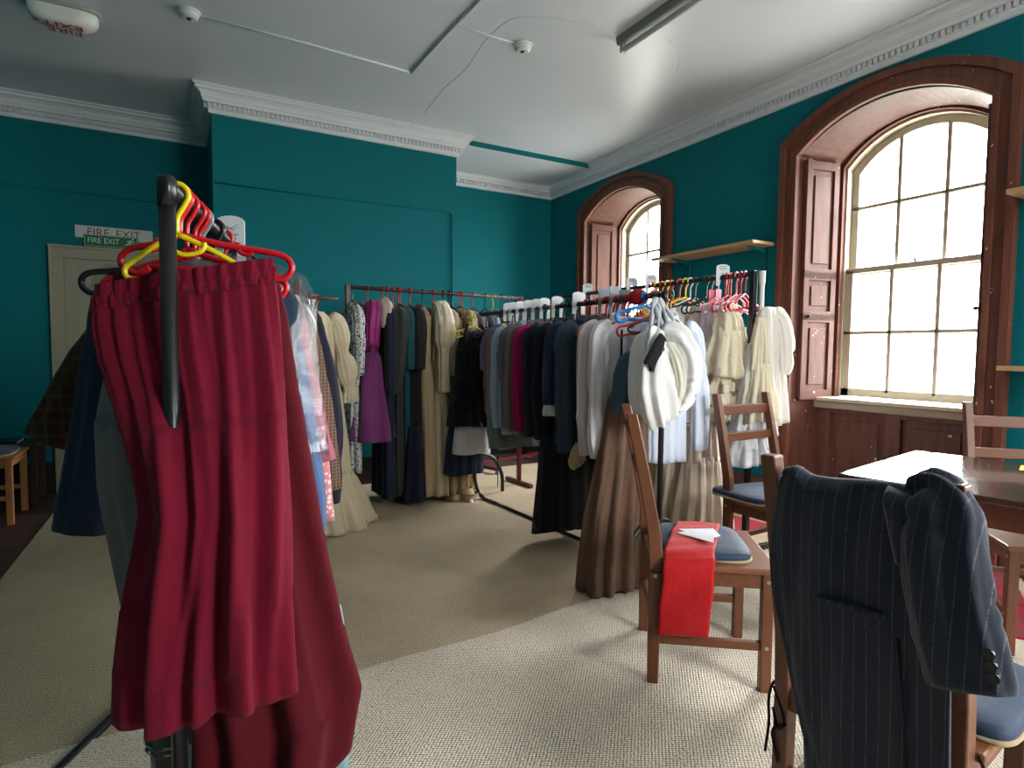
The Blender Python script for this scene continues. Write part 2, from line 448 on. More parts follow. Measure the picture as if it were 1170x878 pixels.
# lowered soffit of the right alcove: teal front edge, white underside
struct(MB().span((XR + .13, DC - .004, ZC - .048), (W - .1, DC + .001, ZC)).obj('trim_4', teal))
struct(MB().span((XR, DC + .001, ZC - .046), (W, DB, ZC)).obj('ceiling_alcove', white_paint))
# skirting
dark_skirt = plain('black_skirting', rgb(26, 22, 22), .4)
struct(MB().span((XW, DB - .03, 0), (-.92, DB, .25)).span((.13, DB - .03, 0), (XL, DB, .25)).obj('baseboard_back', dark_skirt, bevel=.005))
struct(MB().span((XL, DC - .03, 0), (XR, DC, .25)).span((XR, DB - .03, 0), (W, DB, .25)).obj('baseboard_breast', dark_skirt, bevel=.005))
mb = MB()
for a, b_ in ((DB, WC[0] + .72), (WC[0] - .72, WC[1] + .72), (WC[1] - .72, WC[2] + .72)): mb.span((W - .03, b_, 0), (W, a, .25))
struct(mb.obj('baseboard_right', brown_d, bevel=.005))
# painted-over cables on walls and ceiling
def cable(num, pts, r, m): return struct(MB().tube(pts, r, 6).obj('trim_%d' % num, m))
cable(5, [(XL + .01, DC - .006, 2.46), (1.2, DC - .006, 2.455), (2.19, DC - .006, 2.463), (2.215, DC - .006, 2.44), (2.222, DC - .006, 1.7), (2.222, DC - .006, .2)], .006, teal)
cable(6, [(XW, DB - .006, 2.485), (XL, DB - .006, 2.43)], .006, teal)
struct(MB().span((XW, DB - .012, 1.735), (-.93, DB, 1.76)).obj('trim_7', teal))
cable(8, [(.14, 4.07, ZC - .003), (.8, 4.09, ZC - .004), (1.456, 4.131, ZC - .004)], .008, white_paint)
cable(9, [(1.456, 4.131, ZC - .006), (1.47, 3.6, ZC - .006), (1.50, 3.0, ZC - .006), (1.6, 1.2, ZC - .006)], .011, white_paint)
cable(10, [(1.50, 3.41, ZC - .002), (1.7, 3.42, ZC - .002), (1.9, 3.42, ZC - .002)], .006, white_paint)
crack_m = plain('plaster_crack', rgb(190, 194, 198), .7)
cable(11, crv([(2.45, 3.10, ZC), (2.2, 3.0, ZC), (2.0, 3.05, ZC), (1.87, 3.1, ZC), (1.74, 3.2, ZC), (1.72, 3.5, ZC), (1.77, 3.9, ZC), (1.76, 4.3, ZC), (1.80, 4.8, ZC)], 4), .0022, crack_m)
cable(12, crv([(2.7, 2.9, ZC), (2.9, 3.0, ZC), (3.1, 3.25, ZC)], 4), .002, crack_m)

# door in the left alcove
dr = struct(empty('door_1', (-.40, DB, 0)))
mb = MB()
for x in (-.465, .465): mb.span((x - .045, -.04, 0), (x + .045, -.001, 1.99))
mb.span((-.505, -.043, 1.91), (.505, -.001, 2.0))
for x in (-.505, .505): mb.span((x - .01, -.055, 0), (x + .01, -.001, 2.01))
mb.span((-.517, -.058, 1.992), (.517, -.001, 2.014))
mb.obj('door_frame', cream_paint, dr, bevel=.004)
mb = MB().span((-.42, -.018, .01), (.42, -.001, 1.91))
for a, b_, c_, d_ in ((-.42, -.33, 0.01, 1.91), (.33, .42, .01, 1.91), (-.33, .33, 1.82, 1.91), (-.33, .33, .85, 1.0), (-.33, .33, .01, .2)):
    mb.span((a, -.028, c_), (b_, -.002, d_))
leaf = mb.obj('door_leaf', cream_paint, dr, bevel=.003)
MB().tube([(.36, -.03, .95), (.36, -.06, .95), (.36, -.085, .95)], [.012, .012, .026], 12).obj('door_knob', plain('brass', rgb(150, 120, 60), .3, 1), leaf)

# signs over the door
sw = plain('white_sign', rgb(196, 200, 196), .5, var=.03); sr = plain('sign_red', rgb(150, 28, 32), .5); sg = plain('sign_green', rgb(10, 92, 62), .45, var=.03)
slt = plain('sign_pale', rgb(196, 226, 196), .5, var=.02)
s = MB().box((0, 0, .05), (.545, .006, .10)).obj('exit_sign', sw, loc=(-.468, DB - .006, 2.09), bevel=.002)
tag(s, 'old white sign with red letters, partly covered by the green sign above the cream door', 'sign')
text('FIRE', .092, sr, s, (-.115, -.0035, .048), (PI / 2, 0, 0), sx=.95); text('EXIT', .092, sr, s, (.095, -.0035, .048), (PI / 2, 0, 0), sx=.95)
for x in (-.255, .255): MB().tube([(x, -.003, .05), (x, -.006, .05)], .005, 8).obj('screw', plain('steel_screw', (.4, .4, .4), .4, 1), s)
s = MB().box((0, 0, .05), (.38, .006, .10)).obj('exit_sign', sg, loc=(-.492, DB - .018, 2.022), bevel=.002)
tag(s, 'small green sign with pale letters and running figure, fixed over the older white sign', 'sign')
text('FIRE EXIT', .062, slt, s, (-.055, -.0035, .05), (PI / 2, 0, 0), sx=.86)
bd = MB().span((-.185, -.0042, .004), (.185, -.003, .007)).span((-.185, -.0042, .093), (.185, -.003, .096)).span((-.185, -.0042, .004), (-.182, -.003, .096)).span((.182, -.0042, .004), (.185, -.003, .096))
bd.obj('border', slt, s)
fg = MB(); Y0 = -.004
for a, b_, w_ in (((.142, .072), (.128, .048), .014), ((.128, .048), (.146, .036), .009), ((.146, .036), (.143, .018), .008), ((.128, .048), (.112, .034), .009), ((.112, .034), (.098, .034), .008),
                  ((.14, .068), (.12, .066), .007), ((.12, .066), (.112, .054), .006), ((.142, .068), (.158, .056), .007), ((.158, .056), (.166, .062), .006)):
    fg.bar((a[0], Y0, a[1]), (b_[0], Y0, b_[1]), w_, .0012, side=(0, 1, 0))
fg.tube([(.15, Y0 + .0006, .082), (.15, Y0 - .0006, .082)], .008, 12)
fg.obj('running_figure', slt, s)

# ceiling fittings
def superell(a, b, c, n=24, m=14, e=.55):
    R = []
    for i in range(m + 1):
        ph = PI / 2 * i / m; s_ = math.cos(ph) ** e; z = -c * math.sin(ph) ** .8
        R.append([(a * s_ * math.copysign(abs(math.cos(t)) ** .6, math.cos(t)), b * s_ * math.copysign(abs(math.sin(t)) ** .6, math.sin(t)), z) for t in [2 * PI * k / n for k in range(n)]])
    return R
ex = tag(empty('emergency_light', (-.56, 4.40, ZC)), 'rounded white emergency light with red upside-down lettering on the ceiling', 'light')
MB().rings(superell(.185, .095, .03), cap0=True).obj('base', plain('grey_plastic', rgb(150, 152, 150), .4), ex)
MB().rings([[(x, y, z - .02) for x, y, z in r] for r in superell(.172, .083, .085)]).obj('diffuser', plain('opal_diffuser', rgb(216, 218, 214), .25, var=.03), ex)
text('FIRE', .085, sr, ex, (0.0, .036, -.1065), (PI, 0, PI), sx=1.15)
text('EXIT', .085, sr, ex, (0.0, -.079, -.076), (PI - 1.15, 0, PI), sx=1.2) if False else None
text('EXIT', .085, sr, ex, (-.0, -.036, -.1070), (PI, 0, PI), sx=1.15)
ar = MB().prism([(0, .012), (.03, 0), (0, -.012)], lambda u, v, d: (-.135 + u - .0, -.036 + v, d), -.1075, -.1062)
ar.obj('arrow', sr, ex)
det_m = plain('detector_white', rgb(214, 216, 214), .4, var=.02)
for (x, y, lb) in ((.078, 4.06, 'round white smoke detector on the ceiling near the emergency light'), (1.95, 3.42, 'round white smoke detector on the ceiling near the fluorescent batten')):
    d = MB().tube([(0, 0, 0), (0, 0, -.012), (0, 0, -.0121), (0, 0, -.03), (0, 0, -.04)], [.062, .062, .052, .05, .036], 28, smooth=False).obj('smoke_detector', det_m, loc=(x, y, ZC))
    tag(d, lb, 'smoke detector', 'smoke detectors')
    MB().tube([(0, 0, -.0395), (0, 0, -.046)], [.014, .012], 16).obj('sensor_cap', plain('dark_vent', (.02, .02, .02), .5), d)
fl = tag(empty('fluorescent_batten', (2.45, 3.05, ZC)), 'bare fluorescent tube batten running along the ceiling', 'light')
mb = MB().prism([(-.045, 0), (.045, 0), (.035, -.045), (-.035, -.045)], lambda u, v, d: (u, d, v), 0, -1.8)
mb.obj('housing', plain('batten_grey', rgb(126, 128, 126), .45), fl, bevel=.002)
MB().tube([(0.0, -.03, -.075), (0.0, -1.77, -.075)], .016, 14).obj('tube', plain('tube_glass', rgb(206, 208, 204), .2), fl)
for y in (-.02, -1.78): MB().box((0, y, -.065), (.035, .025, .055)).obj('lamp_holder', plain('lampholder', rgb(190, 190, 184), .4), fl, bevel=.003)

# carpets
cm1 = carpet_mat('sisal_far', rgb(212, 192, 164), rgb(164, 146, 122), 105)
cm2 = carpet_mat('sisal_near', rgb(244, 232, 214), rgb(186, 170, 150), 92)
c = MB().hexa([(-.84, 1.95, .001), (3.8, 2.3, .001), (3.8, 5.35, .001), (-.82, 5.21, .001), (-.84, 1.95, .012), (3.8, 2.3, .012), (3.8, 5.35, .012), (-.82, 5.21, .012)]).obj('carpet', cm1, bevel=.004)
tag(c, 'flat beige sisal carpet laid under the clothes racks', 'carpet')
n = 40
top = [(-1.3 + 5.1 * i / n, 2.03 + .30 * i / n + .012 * math.sin(i * .9) + .02 * math.sin(i * .31)) for i in range(n + 1)]
vs = [(x, y, z) for z in (.0125, .022) for x, y in top] + [(x, -2.1, z) for z in (.0125, .022) for x, y in top]
fs = []
m_ = n + 1
for i in range(n):
    fs += [(m_ + i, m_ + i + 1, i + 1, i), (m_ + i, 3 * m_ + i, 3 * m_ + i + 1, m_ + i + 1), (i, i + 1, 2 * m_ + i + 1, 2 * m_ + i)]
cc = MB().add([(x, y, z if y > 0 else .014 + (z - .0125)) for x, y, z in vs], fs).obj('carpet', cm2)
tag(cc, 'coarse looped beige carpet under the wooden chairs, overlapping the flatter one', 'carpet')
rm = cloth('red_rug_pile', rgb(176, 30, 52), 'floral', rgb(120, 70, 80), 14)
for i, (a, b_, z, rz, lb) in enumerate((((-.55, -.4), (.55, .4), .0225, .5, 'red patterned rug under the dark wooden table'),
                         ((-.5, -.45), (.45, .5), .0125, .15, 'red patterned rug on the floor below the white petticoats'))):
    o = MB().span((a[0], a[1], 0), (b_[0], b_[1], .009)).obj('rug', rm, loc=((3.35, 1.62, z), (3.0, 3.05, z))[i], rotz=rz); tag(o, lb, 'rug')
    for y, s_ in ((a[1], -1), (b_[1], 1)):
        fr = MB()
        for k in range(60):
            x = a[0] + (b_[0] - a[0]) * (k + .5) / 60; fr.bar((x, y, .004), (x + .004, y + s_ * .04, .002), .006, .003)
        fr.obj('fringe', cloth('rug_fringe', rgb(200, 180, 150)), o)

# ---------------------------------------------------------------- garment rails
black_tube = plain('black_tube', rgb(24, 24, 26), .32, var=.05)
maroon = plain('maroon_tube', rgb(98, 26, 26), .4)
rust = plain('rusty_rail', rgb(70, 46, 40), .5, var=.3, nscale=40)
grey_tube = plain('grey_cap', rgb(60, 60, 62), .4)
def z_rack(label, P0, P1, zr, near_base, far_base, bar, bands=()):
    P0, P1 = np.array(P0, float), np.array(P1, float)
    t = (P1 - P0) / np.linalg.norm(P1 - P0)
    root = tag(empty('clothes_rack', (P0[0], P0[1], 0)), label, 'clothes rack')
    L = lambda p: (p[0] - P0[0], p[1] - P0[1], p[2])
    MB().tube([L((*P0 - 0 * t, zr)), L((*P1, zr))], .0145, 14).obj('rail', black_tube, root)
    for P, zb, nm in ((P0, near_base, 'near'), (P1, far_base, 'far')):
        MB().tube([L((*P, .33)), L((*P, zr))], .0140, 14).obj('post', black_tube, root)
        MB().tube([L((*P, zr - .035)), L((*P, zr + .012)), L((*P, zr + .018))], [.0160, .0160, .011], 14).obj('post_cap', plain('black_plastic', rgb(16, 16, 18), .28), root)
        MB().tube([L(p) for p in crv(zb, 8)], .0155, 12).obj('foot_arch', black_tube, root)
    MB().tube([L(p) for p in crv(bar, 6)], .0155, 12).obj('base_bar', black_tube, root)
    for z, m in bands: MB().tube([L((*P0, z)), L((*P0, z + .012))], .0172, 14).obj('tape_band', m, root)
    return root
blue_tape = plain('blue_tape', rgb(30, 70, 180), .5); clear_tape = plain('pale_tape', rgb(190, 190, 190), .35)
AP, At, Aw = np.array((-.017, 1.242)), np.array((.230, .973)), np.array((.973, -.230))
AE = AP + 1.5 * At
def a3(p, z): return (p[0], p[1], z)
z_rack('black tubular clothes rack in the near corner carrying the crimson skirts', AP, AE, 1.485,
       [a3(AP + .34 * Aw, .016), a3(AP + .33 * Aw, .15), a3(AP + .22 * Aw, .31), a3(AP, .345), a3(AP - .25 * Aw, .31), a3((-.42, 1.36), .15), a3((-.48, 1.5), .03), a3((-.46, 1.72), .016)],
       [a3((-.18, 2.29), .016), a3((-.03, 2.60), .03), a3(AE - .30 * Aw, .15), a3(AE - .2 * Aw, .31), a3(AE, .345), a3(AE + .09 * Aw, .31), a3(AE + .14 * Aw, .15), a3(AE + .14 * Aw, .016)],
       [(-.46, 1.72, .016), (-.32, 2.01, .016), (-.18, 2.29, .016)])
z_rack('black tubular clothes rack with white size cards, in the middle of the room', (2.10, 2.24), (2.12, 4.36), 1.48,
       [(1.87, 2.225, .016), (1.88, 2.23, .17), (1.96, 2.24, .31), (2.1, 2.24, .345), (2.17, 2.24, .31), (2.21, 2.26, .15), (2.205, 2.34, .03), (2.19, 2.5, .016)],
       [(2.10, 4.0, .016), (2.075, 4.22, .03), (2.06, 4.32, .15), (2.08, 4.34, .30), (2.12, 4.36, .345), (2.25, 4.37, .30), (2.33, 4.37, .16), (2.34, 4.37, .016)],
       [(2.19, 2.5, .016), (2.15, 3.2, .016), (2.10, 4.0, .016)], ((1.395, blue_tape), (1.30, clear_tape)))

def frame_rack(label, P0, P1, zr, ends, tube_m, rail_m, size=.032, feet=.26, cross=None, castors=False, zfoot=.03):
    P0, P1 = np.array(P0, float), np.array(P1, float); t = (P1 - P0) / np.linalg.norm(P1 - P0); w = np.array((-t[1], t[0]))
    root = tag(empty('clothes_rack', (P0[0], P0[1], 0)), label, 'clothes rack')
    def L(p, z): return (p[0] - P0[0], p[1] - P0[1], z)
    MB().tube([L(P0, zr), L(P1, zr)], .0145, 12).obj('rail', rail_m, root)
    for P in (P0, P1)[:ends]:
        MB().bar(L(P, zfoot), L(P, zr + .018), size, size, side=(*t, 0)).obj('post', tube_m, root, bevel=.003)
        MB().bar(L(P - w * feet, zfoot), L(P + w * feet, zfoot), size, size).obj('foot', tube_m, root, bevel=.003)
        if castors:
            for s_ in (-1, 1):
                c_ = P + w * feet * s_ * .95
                cb = MB(); a = np.array(L(c_, .022)); n_ = np.array((*t, 0))
                cb.tube([tuple(a - n_ * .011), tuple(a + n_ * .011)], .022, 16, smooth=False)
                cb.obj('castor', plain('castor_grey', rgb(150, 150, 150), .4), root)
    if cross:
        for z in cross: MB().bar(L(P0, z), L(P1, z), .028, .028).obj('cross_bar', tube_m, root, bevel=.003)
    return root
rc = frame_rack('dark red clothes rack of long dresses standing before the teal chimney breast', (1.075, 4.44), (2.60, 4.55), 1.65, 2, maroon, rust, feet=.2)
MB().bar((-.18, .02, 1.33), (-.012, .0, 1.315), .05, .022).obj('side_board', wood('board', rgb(96, 56, 44), axis=0), rc, bevel=.002)
rd = frame_rack('black clothes rack of white petticoats standing below the wall shelf', (2.885, 2.355), (2.80, 4.2), 1.65, 2, black_tube, black_tube, feet=.22)
MB().tube(crv([(.035, -.03, 1.665), (.034, -.032, 1.5), (.036, -.03, 1.2), (.03, -.028, .9)], 5), [.019] * 3 + [.014] * 13, 10).obj('rolled_cloth_strip', cloth('strip_white', rgb(222, 220, 216)), rd)
frame_rack('short dark red clothes rack behind the crimson skirts, with the cream dress at its end', (.70, 3.95), (.50, 3.08), 1.52, 2, plain('dark_maroon', rgb(70, 22, 24), .4), rust, feet=.1)
frame_rack('low dark red rack on castors in the alcove behind the middle rack', (2.56, 5.22), (3.42, 5.44), 1.50, 2, maroon, rust, feet=.24, cross=[.09], castors=True, zfoot=.06)

# ---------------------------------------------------------------- hangers
HM = {k: plain('hanger_' + k, c, .28, var=.03) for k, c in dict(red=rgb(190, 14, 30), yellow=rgb(222, 196, 16), black=rgb(18, 18, 20), pink=rgb(228, 130, 160),
      blue=rgb(30, 130, 214), green=rgb(24, 110, 60), white=rgb(216, 216, 214), grey=rgb(120, 120, 124), purple=rgb(110, 70, 120)).items()}
HM['wood'] = wood('hanger_wood', rgb(186, 140, 84), axis=0); HM['lime'] = plain('hanger_lime', rgb(190, 200, 40), .3)
steel = plain('hook_steel', rgb(170, 170, 170), .3, 1)
def hook_pts(zr, drop, r=.021):
    P = [(r * math.cos(a), 0, zr + r * math.sin(a)) for a in np.linspace(math.radians(200), math.radians(-35), 14)]
    P += [(r * .55, 0, zr - r * 1.1), (.002, 0, zr - r * 1.9), (0, 0, zr - drop * .75), (0, 0, zr - drop)]
    return P
def hanger(kind, label, loc, rotz, zr, half=.2, hl=None, drop=.095, loops=False, rr=.0042, group=None, slope=.065, mirror=1, tilt=0):
    m = HM[kind]; mb = MB()
    if kind == 'wood':
        o = MB()
        R = []
        for i, s_ in enumerate(np.linspace(-1, 1, 21)):
            x = s_ * half; z = zr - drop - .012 - slope * abs(s_) ** 1.5
            R.append([(x, .006 * math.cos(a), z + (.013 + .004 * abs(s_)) * math.sin(a)) for a in np.linspace(0, 2 * PI, 9)[:-1]])
        root = o.rings(R, cap0=True, cap1=True).obj('coat_hanger', m)
        MB().tube(hook_pts(zr, drop), .0022, 6).obj('hook', steel, root)
    else:
        mb.tube([(x * mirror, y, z) for x, y, z in crv(hook_pts(zr, drop), 2)], rr, 8)
        z0 = zr - drop; z1 = z0 - slope
        if loops:      # arms that end in open hooks, with a bar and two strap notches
            hr_, hl_ = half, (hl or half)
            for s_ in (-1, 1):
                half = hr_ if s_ > 0 else hl_
                mb.tube(crv([(0, 0, z0), (s_ * half * .45, 0, z0 - slope * .42), (s_ * half * .86, 0, z1 + .012), (s_ * (half + .02), 0, z1 + .004), (s_ * (half + .036), 0, z1 - .014),
                             (s_ * (half + .03), 0, z1 - .034), (s_ * (half + .008), 0, z1 - .042), (s_ * half * .8, 0, z1 - .03)], 6), rr * 1.15, 8)
                mb.tube(crv([(s_ * half * .62, 0, z1 + .026), (s_ * half * .64, 0, z1 + .008), (s_ * half * .74, 0, z1 + .004), (s_ * half * .8, 0, z1 + .016)], 4), rr * .9, 6)
            mb.tube([(-hl_ * .8, 0, z1 - .03), (hr_ * .8, 0, z1 - .03)], rr, 8)
        else:
            h2 = hl or half
            mb.tube(crv([(0, 0, z0), (half * .5, 0, z0 - slope * .45), (half * .93, 0, z1 + .004), (half, 0, z1 - .008), (half * .94, 0, z1 - .02), (half * .7, 0, z1 - .022), (0, 0, z1 - .022),
                         (-h2 * .7, 0, z1 - .022), (-h2 * .94, 0, z1 - .02), (-h2, 0, z1 - .008), (-h2 * .93, 0, z1 + .004), (-h2 * .5, 0, z0 - slope * .45), (0, 0, z0)], 5), rr, 8)
        root = mb.obj('coat_hanger', m)
    root.location = loc; root.rotation_euler = (0, 0, rotz)
    tag(root, label, 'hanger', group)
    return root

# ---------------------------------------------------------------- cloth shapes
def interp(levels, m):
    L = np.array([list(l) + [0] * (6 - len(l)) for l in levels], float)   # z, hw, hd, cx, cy, amp
    s = np.concatenate([[0], np.cumsum(np.abs(np.diff(L[:, 0])) + .35 * np.abs(np.diff(L[:, 1])) + 1e-4)])
    q = np.linspace(0, s[-1], m); q = np.sort(np.concatenate([q, s[1:-1]]))
    out = np.stack([np.interp(q, s, L[:, k]) for k in range(6)], 1)
    for _ in range(2):
        sm = out.copy(); sm[1:-1] = .25 * out[:-2] + .5 * out[1:-1] + .25 * out[2:]; out[1:-1, 1:] = sm[1:-1, 1:]
    return out
def fold_field(rng, u, v, nf, drift=.6, sharp=.75):
    g = np.zeros_like(u)
    for k, wgt in ((nf, .55), (nf * .53, .35), (nf * 1.9, .22)):
        kk = max(1, int(round(k))); ph = rng.uniform(0, 2 * PI); d = rng.uniform(-drift, drift)
        g += wgt * np.sin(2 * PI * kk * u + ph + d * v * 4 + .7 * np.sin(2 * PI * 2 * u + rng.uniform(0, 6)) + .4 * np.sin(v * 7 + rng.uniform(0, 6)))
    return np.sign(g) * np.abs(g) ** sharp
def shell(levels, seed, nf=11, n=96, m=26, power=.8, hem=0.0, drift=.6, cap=True, lip=True, gather=None):
    rng = np.random.default_rng(seed)
    P = interp(levels, m); M = len(P)
    th = np.linspace(0, 2 * PI, n, endpoint=False)
    # even spacing along the flattened outline
    c, s_ = np.cos(th), np.sin(th)
    th2 = th + .28 * np.sin(2 * th); c, s_ = np.cos(th2), np.sin(th2)
    cx = np.sign(c) * np.abs(c) ** power; sy = np.sign(s_) * np.abs(s_) ** power
    V = np.linspace(0, 1, M)
    u, v = np.meshgrid(th / (2 * PI), V)
    g = fold_field(rng, u, v, nf, drift)
    if gather:          # fine gathers near the top that merge into wide folds
        g2 = fold_field(rng, u, v, gather[0], .1, .9); k = np.exp(-v / gather[1]); g = g * (1 - k) + g2 * k * gather[2]
    X = P[:, 3:4] + P[:, 1:2] * cx + P[:, 5:6] * g * c * .9
    Y = P[:, 4:5] + P[:, 2:3] * sy + P[:, 5:6] * g * np.where(np.abs(s_) > .15, s_, s_)
    Z = P[:, 0:1] + np.zeros_like(u)
    if hem:
        hv = hem * (np.sin(2 * PI * u + rng.uniform(0, 6)) * .6 + .4 * np.sin(2 * PI * 3 * u + rng.uniform(0, 6)) + .25 * g)
        Z = Z + hv * np.clip((v - .6) / .4, 0, 1) ** 1.5
    R = np.stack([X, Y, Z], -1)
    mb = MB()
    if lip:
        C = np.stack([P[-1, 3] + np.zeros(n), P[-1, 4] + np.zeros(n), R[-1, :, 2]], -1)
        inner = R[-1] + (C - R[-1]) * np.minimum(.006 / np.maximum(np.linalg.norm(C - R[-1], axis=-1, keepdims=True), .01), .4)
        up = inner.copy(); up[:, 2] += .05
        R = np.concatenate([R, inner[None], up[None]])
    if cap:
        t0 = R[0].copy(); ctr = t0.mean(0); t1 = ctr + (t0 - ctr) * .35; t1[:, 2] -= .02
        R = np.concatenate([t1[None], R])
    mb.rings(R, cap0=cap)
    return mb
def sleeve(path, seed, n=30, m=20, amp=.007, nf=7, power=.95, cuff=True):
    """path: (x,y,z,rw,rd) ; rd along y"""
    rng = np.random.default_rng(seed)
    P = np.array(path, float); C = np.array(crv([p for p in P], max(3, m // (len(P) - 1))))
    M = len(C); ctr = C[:, :3]; T = np.gradient(ctr, axis=0); T /= np.linalg.norm(T, axis=1, keepdims=True)
    yv = np.array((0, 1, 0.)); A1 = yv - T * (T @ yv)[:, None]; A1 /= np.linalg.norm(A1, axis=1, keepdims=True); A2 = np.cross(T, A1)
    th = np.linspace(0, 2 * PI, n, endpoint=False); V = np.linspace(0, 1, M); u, v = np.meshgrid(th / (2 * PI), V)
    g = fold_field(rng, u, v, nf, 1.0) 
    for _ in range(9):      # creases at irregular heights, each on one side of the sleeve
        c_, w_, ph_ = rng.uniform(.08, .95), rng.uniform(.018, .05), rng.uniform(0, 2 * PI)
        g = g + rng.uniform(-1.3, 1.0) * np.exp(-((v - c_ - .05 * np.sin(2 * PI * u + ph_)) / w_) ** 2) * (.5 + .5 * np.cos(2 * PI * u + ph_))
    k = np.clip(np.minimum(v / .12, (1 - v) / .05 + .35), 0, 1)
    g = g * amp * k
    R = ctr[:, None] + A2[:, None] * (C[:, 3:4] + g)[..., None] * np.sign(np.cos(th))[None, :, None] * (np.abs(np.cos(th)) ** power)[None, :, None] \
        + A1[:, None] * (C[:, 4:5] + g)[..., None] * np.sign(np.sin(th))[None, :, None] * (np.abs(np.sin(th)) ** power)[None, :, None]
    inner = R[-1] + (ctr[-1] - R[-1]) * .15; up = inner - T[-1] * .04 + (ctr[-1] - T[-1] * .04 - inner + T[-1] * .04) * .3
    R = np.concatenate([R, inner[None], up[None]])
    return MB().rings(R, cap0=True, cap1=True)
def collar(z, hw, hd, m, parent, h=.035, cy=0, flare=1.25):
    R = []
    for k, (f, dz) in enumerate(((1.0, 0), (.98, h), (1.02, h * 1.08), (flare, h * .35), (flare * 1.06, -.012), (flare * 1.0, -.012), (1.04, h * .8))):
        R.append([(hw * f * math.cos(a), cy + hd * f * math.sin(a), z + dz + .012 * math.sin(a)) for a in np.linspace(0, 2 * PI, 29)[:-1]])
    return MB().rings(R).obj('collar', m, parent)

SEED = [100]
def nseed(): SEED[0] += 7; return SEED[0]
def garment(name, label, cat, loc, rotz, levels, m, group=None, nf=11, hem=.012, gather=None, n=88, mm=26, power=.8, drift=.6, cap=True):
    o = shell(levels, nseed(), nf=nf, hem=hem, gather=gather, n=n, m=mm, power=power, drift=drift, cap=cap).obj(name, m)
    o.location = (loc[0], loc[1], 0); o.rotation_euler.z = rotz
    return tag(o, label, cat, group)
def top_levels(zt, sh, zb, hw, hd=.038, amp=.008, flare=0, neck=.055, cx=0):
    """shirt / jacket / bodice body from neck to hem"""
    return [(zt, neck, .022, cx, 0, 0), (zt - .012, neck + .022, .03, cx, 0, .001), (zt - .045, sh * .8, hd * .9, cx, 0, .002), (zt - .07, sh, hd, cx, 0, .004), (zt - .13, sh * .98, hd * 1.1, cx, 0, amp * .6),
            (zt - .30, hw * .97, hd * 1.1, cx, 0, amp), (zb + .1, hw, hd * 1.1, cx, 0, amp), (zb, hw + flare, hd * 1.15, cx, 0, amp * 1.1)]
def two_sleeves(o, m, zt, sh, length, r0=.07, r1=.045, out=.05, fwd=-.03, flat=.55, only=None, amp=.007, mc=None):
    for s_ in ((-1, 1) if only is None else (only,)):
        zz = zt - .085
        p = [(s_ * (sh - .045), 0, zz + .012, r0, r0 * flat), (s_ * (sh + .012), 0, zz - .02, r0 * .98, r0 * flat), (s_ * (sh + out * .75), fwd * .3, zz - length * .3, r0 * .88, r0 * flat),
             (s_ * (sh + out), fwd * .8, zz - length * .62, (r0 + r1) / 2, (r0 + r1) / 2 * flat), (s_ * (sh + out * .9), fwd, zz - length, r1, r1 * max(flat, .6))]
        e = sleeve(p, nseed(), amp=amp).obj('sleeve', m, o)
        if mc:
            q = [(p[-1][0], p[-1][1], p[-1][2] + .055, r1 * 1.1, r1 * .75), (p[-1][0], p[-1][1] - .002, p[-1][2] + .02, r1 * 1.14, r1 * .78), (p[-1][0], p[-1][1] - .003, p[-1][2] - .006, r1 * 1.12, r1 * .78)]
            sleeve(q, nseed(), amp=.002, m=6).obj('cuff', mc, e)

# ================================================================ near rack: crimson skirts
AR = math.atan2(-.230, .973)
def A_at(s): p = AP + s * At; return (p[0], p[1])
crimson = cloth('crimson_cotton', rgb(104, 2, 31), sheen=.02, wrinkle=.3)
wine = cloth('wine_velvet', rgb(80, 3, 18), sheen=.02, wrinkle=.3)
def tilt_x(o, k, z0, z1, x0=0):
    """raise the right side of the waist: shear of the upper part along x"""
    for v in o.data.vertices:
        f = min(1, max(0, (v.co.z - z0) / (z1 - z0))); v.co.z += k * (v.co.x - x0) * f
    return o
def waistband(levels, m, parent, nf=26, name='waistband', amp=.006):
    return shell(levels, nseed(), nf=nf, n=160, m=6, cap=False, drift=.05).obj(name, m, parent)
o = garment('skirt', 'bright crimson gathered skirt hung in front on the near black rack', 'skirt', A_at(.07), AR,
    [(1.345, .158, .022, .014, 0, .004), (1.31, .160, .030, .016, 0, .007), (1.22, .155, .038, .028, -.004, .010), (1.14, .145, .046, .042, -.014, .013), (1.07, .137, .060, .054, -.032, .015), (1.0, .128, .080, .066, -.052, .018),
     (.90, .122, .088, .073, -.056, .020), (.72, .138, .088, .060, -.055, .026), (.6, .148, .086, .052, -.05, .027), (.50, .153, .084, .052, -.05, .027)], crimson, 'crimson skirts on the near rack', nf=9, hem=.016, gather=(24, .20, .75), n=160, mm=44, drift=1.1)
for v in o.data.vertices:
    v.co.z -= .042 * min(1, max(0, (v.co.z - .95) / .3)); lo_ = max(0, min(1, (.62 - v.co.z) / .12)); v.co.z += lo_ * .15 * (v.co.x + .10)
tilt_x(o, .21, .9, 1.25)
wb = waistband([(1.366, .158, .017, .014, 0, .003), (1.358, .16, .022, .014, 0, .005), (1.345, .159, .023, .014, 0, .003), (1.334, .159, .024, .014, 0, .005)], crimson, o, 30)
for v in wb.data.vertices: v.co.z -= .042
tilt_x(wb, .21, .9, 1.25)
o = garment('skirt', 'longer dark wine skirt hanging right behind the bright crimson one', 'skirt', A_at(.135), AR,
    [(1.35, .15, .02, .02, 0, .004), (1.28, .158, .035, .03, 0, .008), (1.1, .150, .05, .062, .005, .011), (.81, .155, .066, .105, .0, .016), (.6, .16, .078, .138, -.006, .02), (.41, .165, .088, .165, -.012, .022), (.275, .155, .09, .15, -.014, .022)],
    wine, 'crimson skirts on the near rack', nf=7, hem=.02, gather=(20, .1, .6), n=150, mm=40, drift=.7)
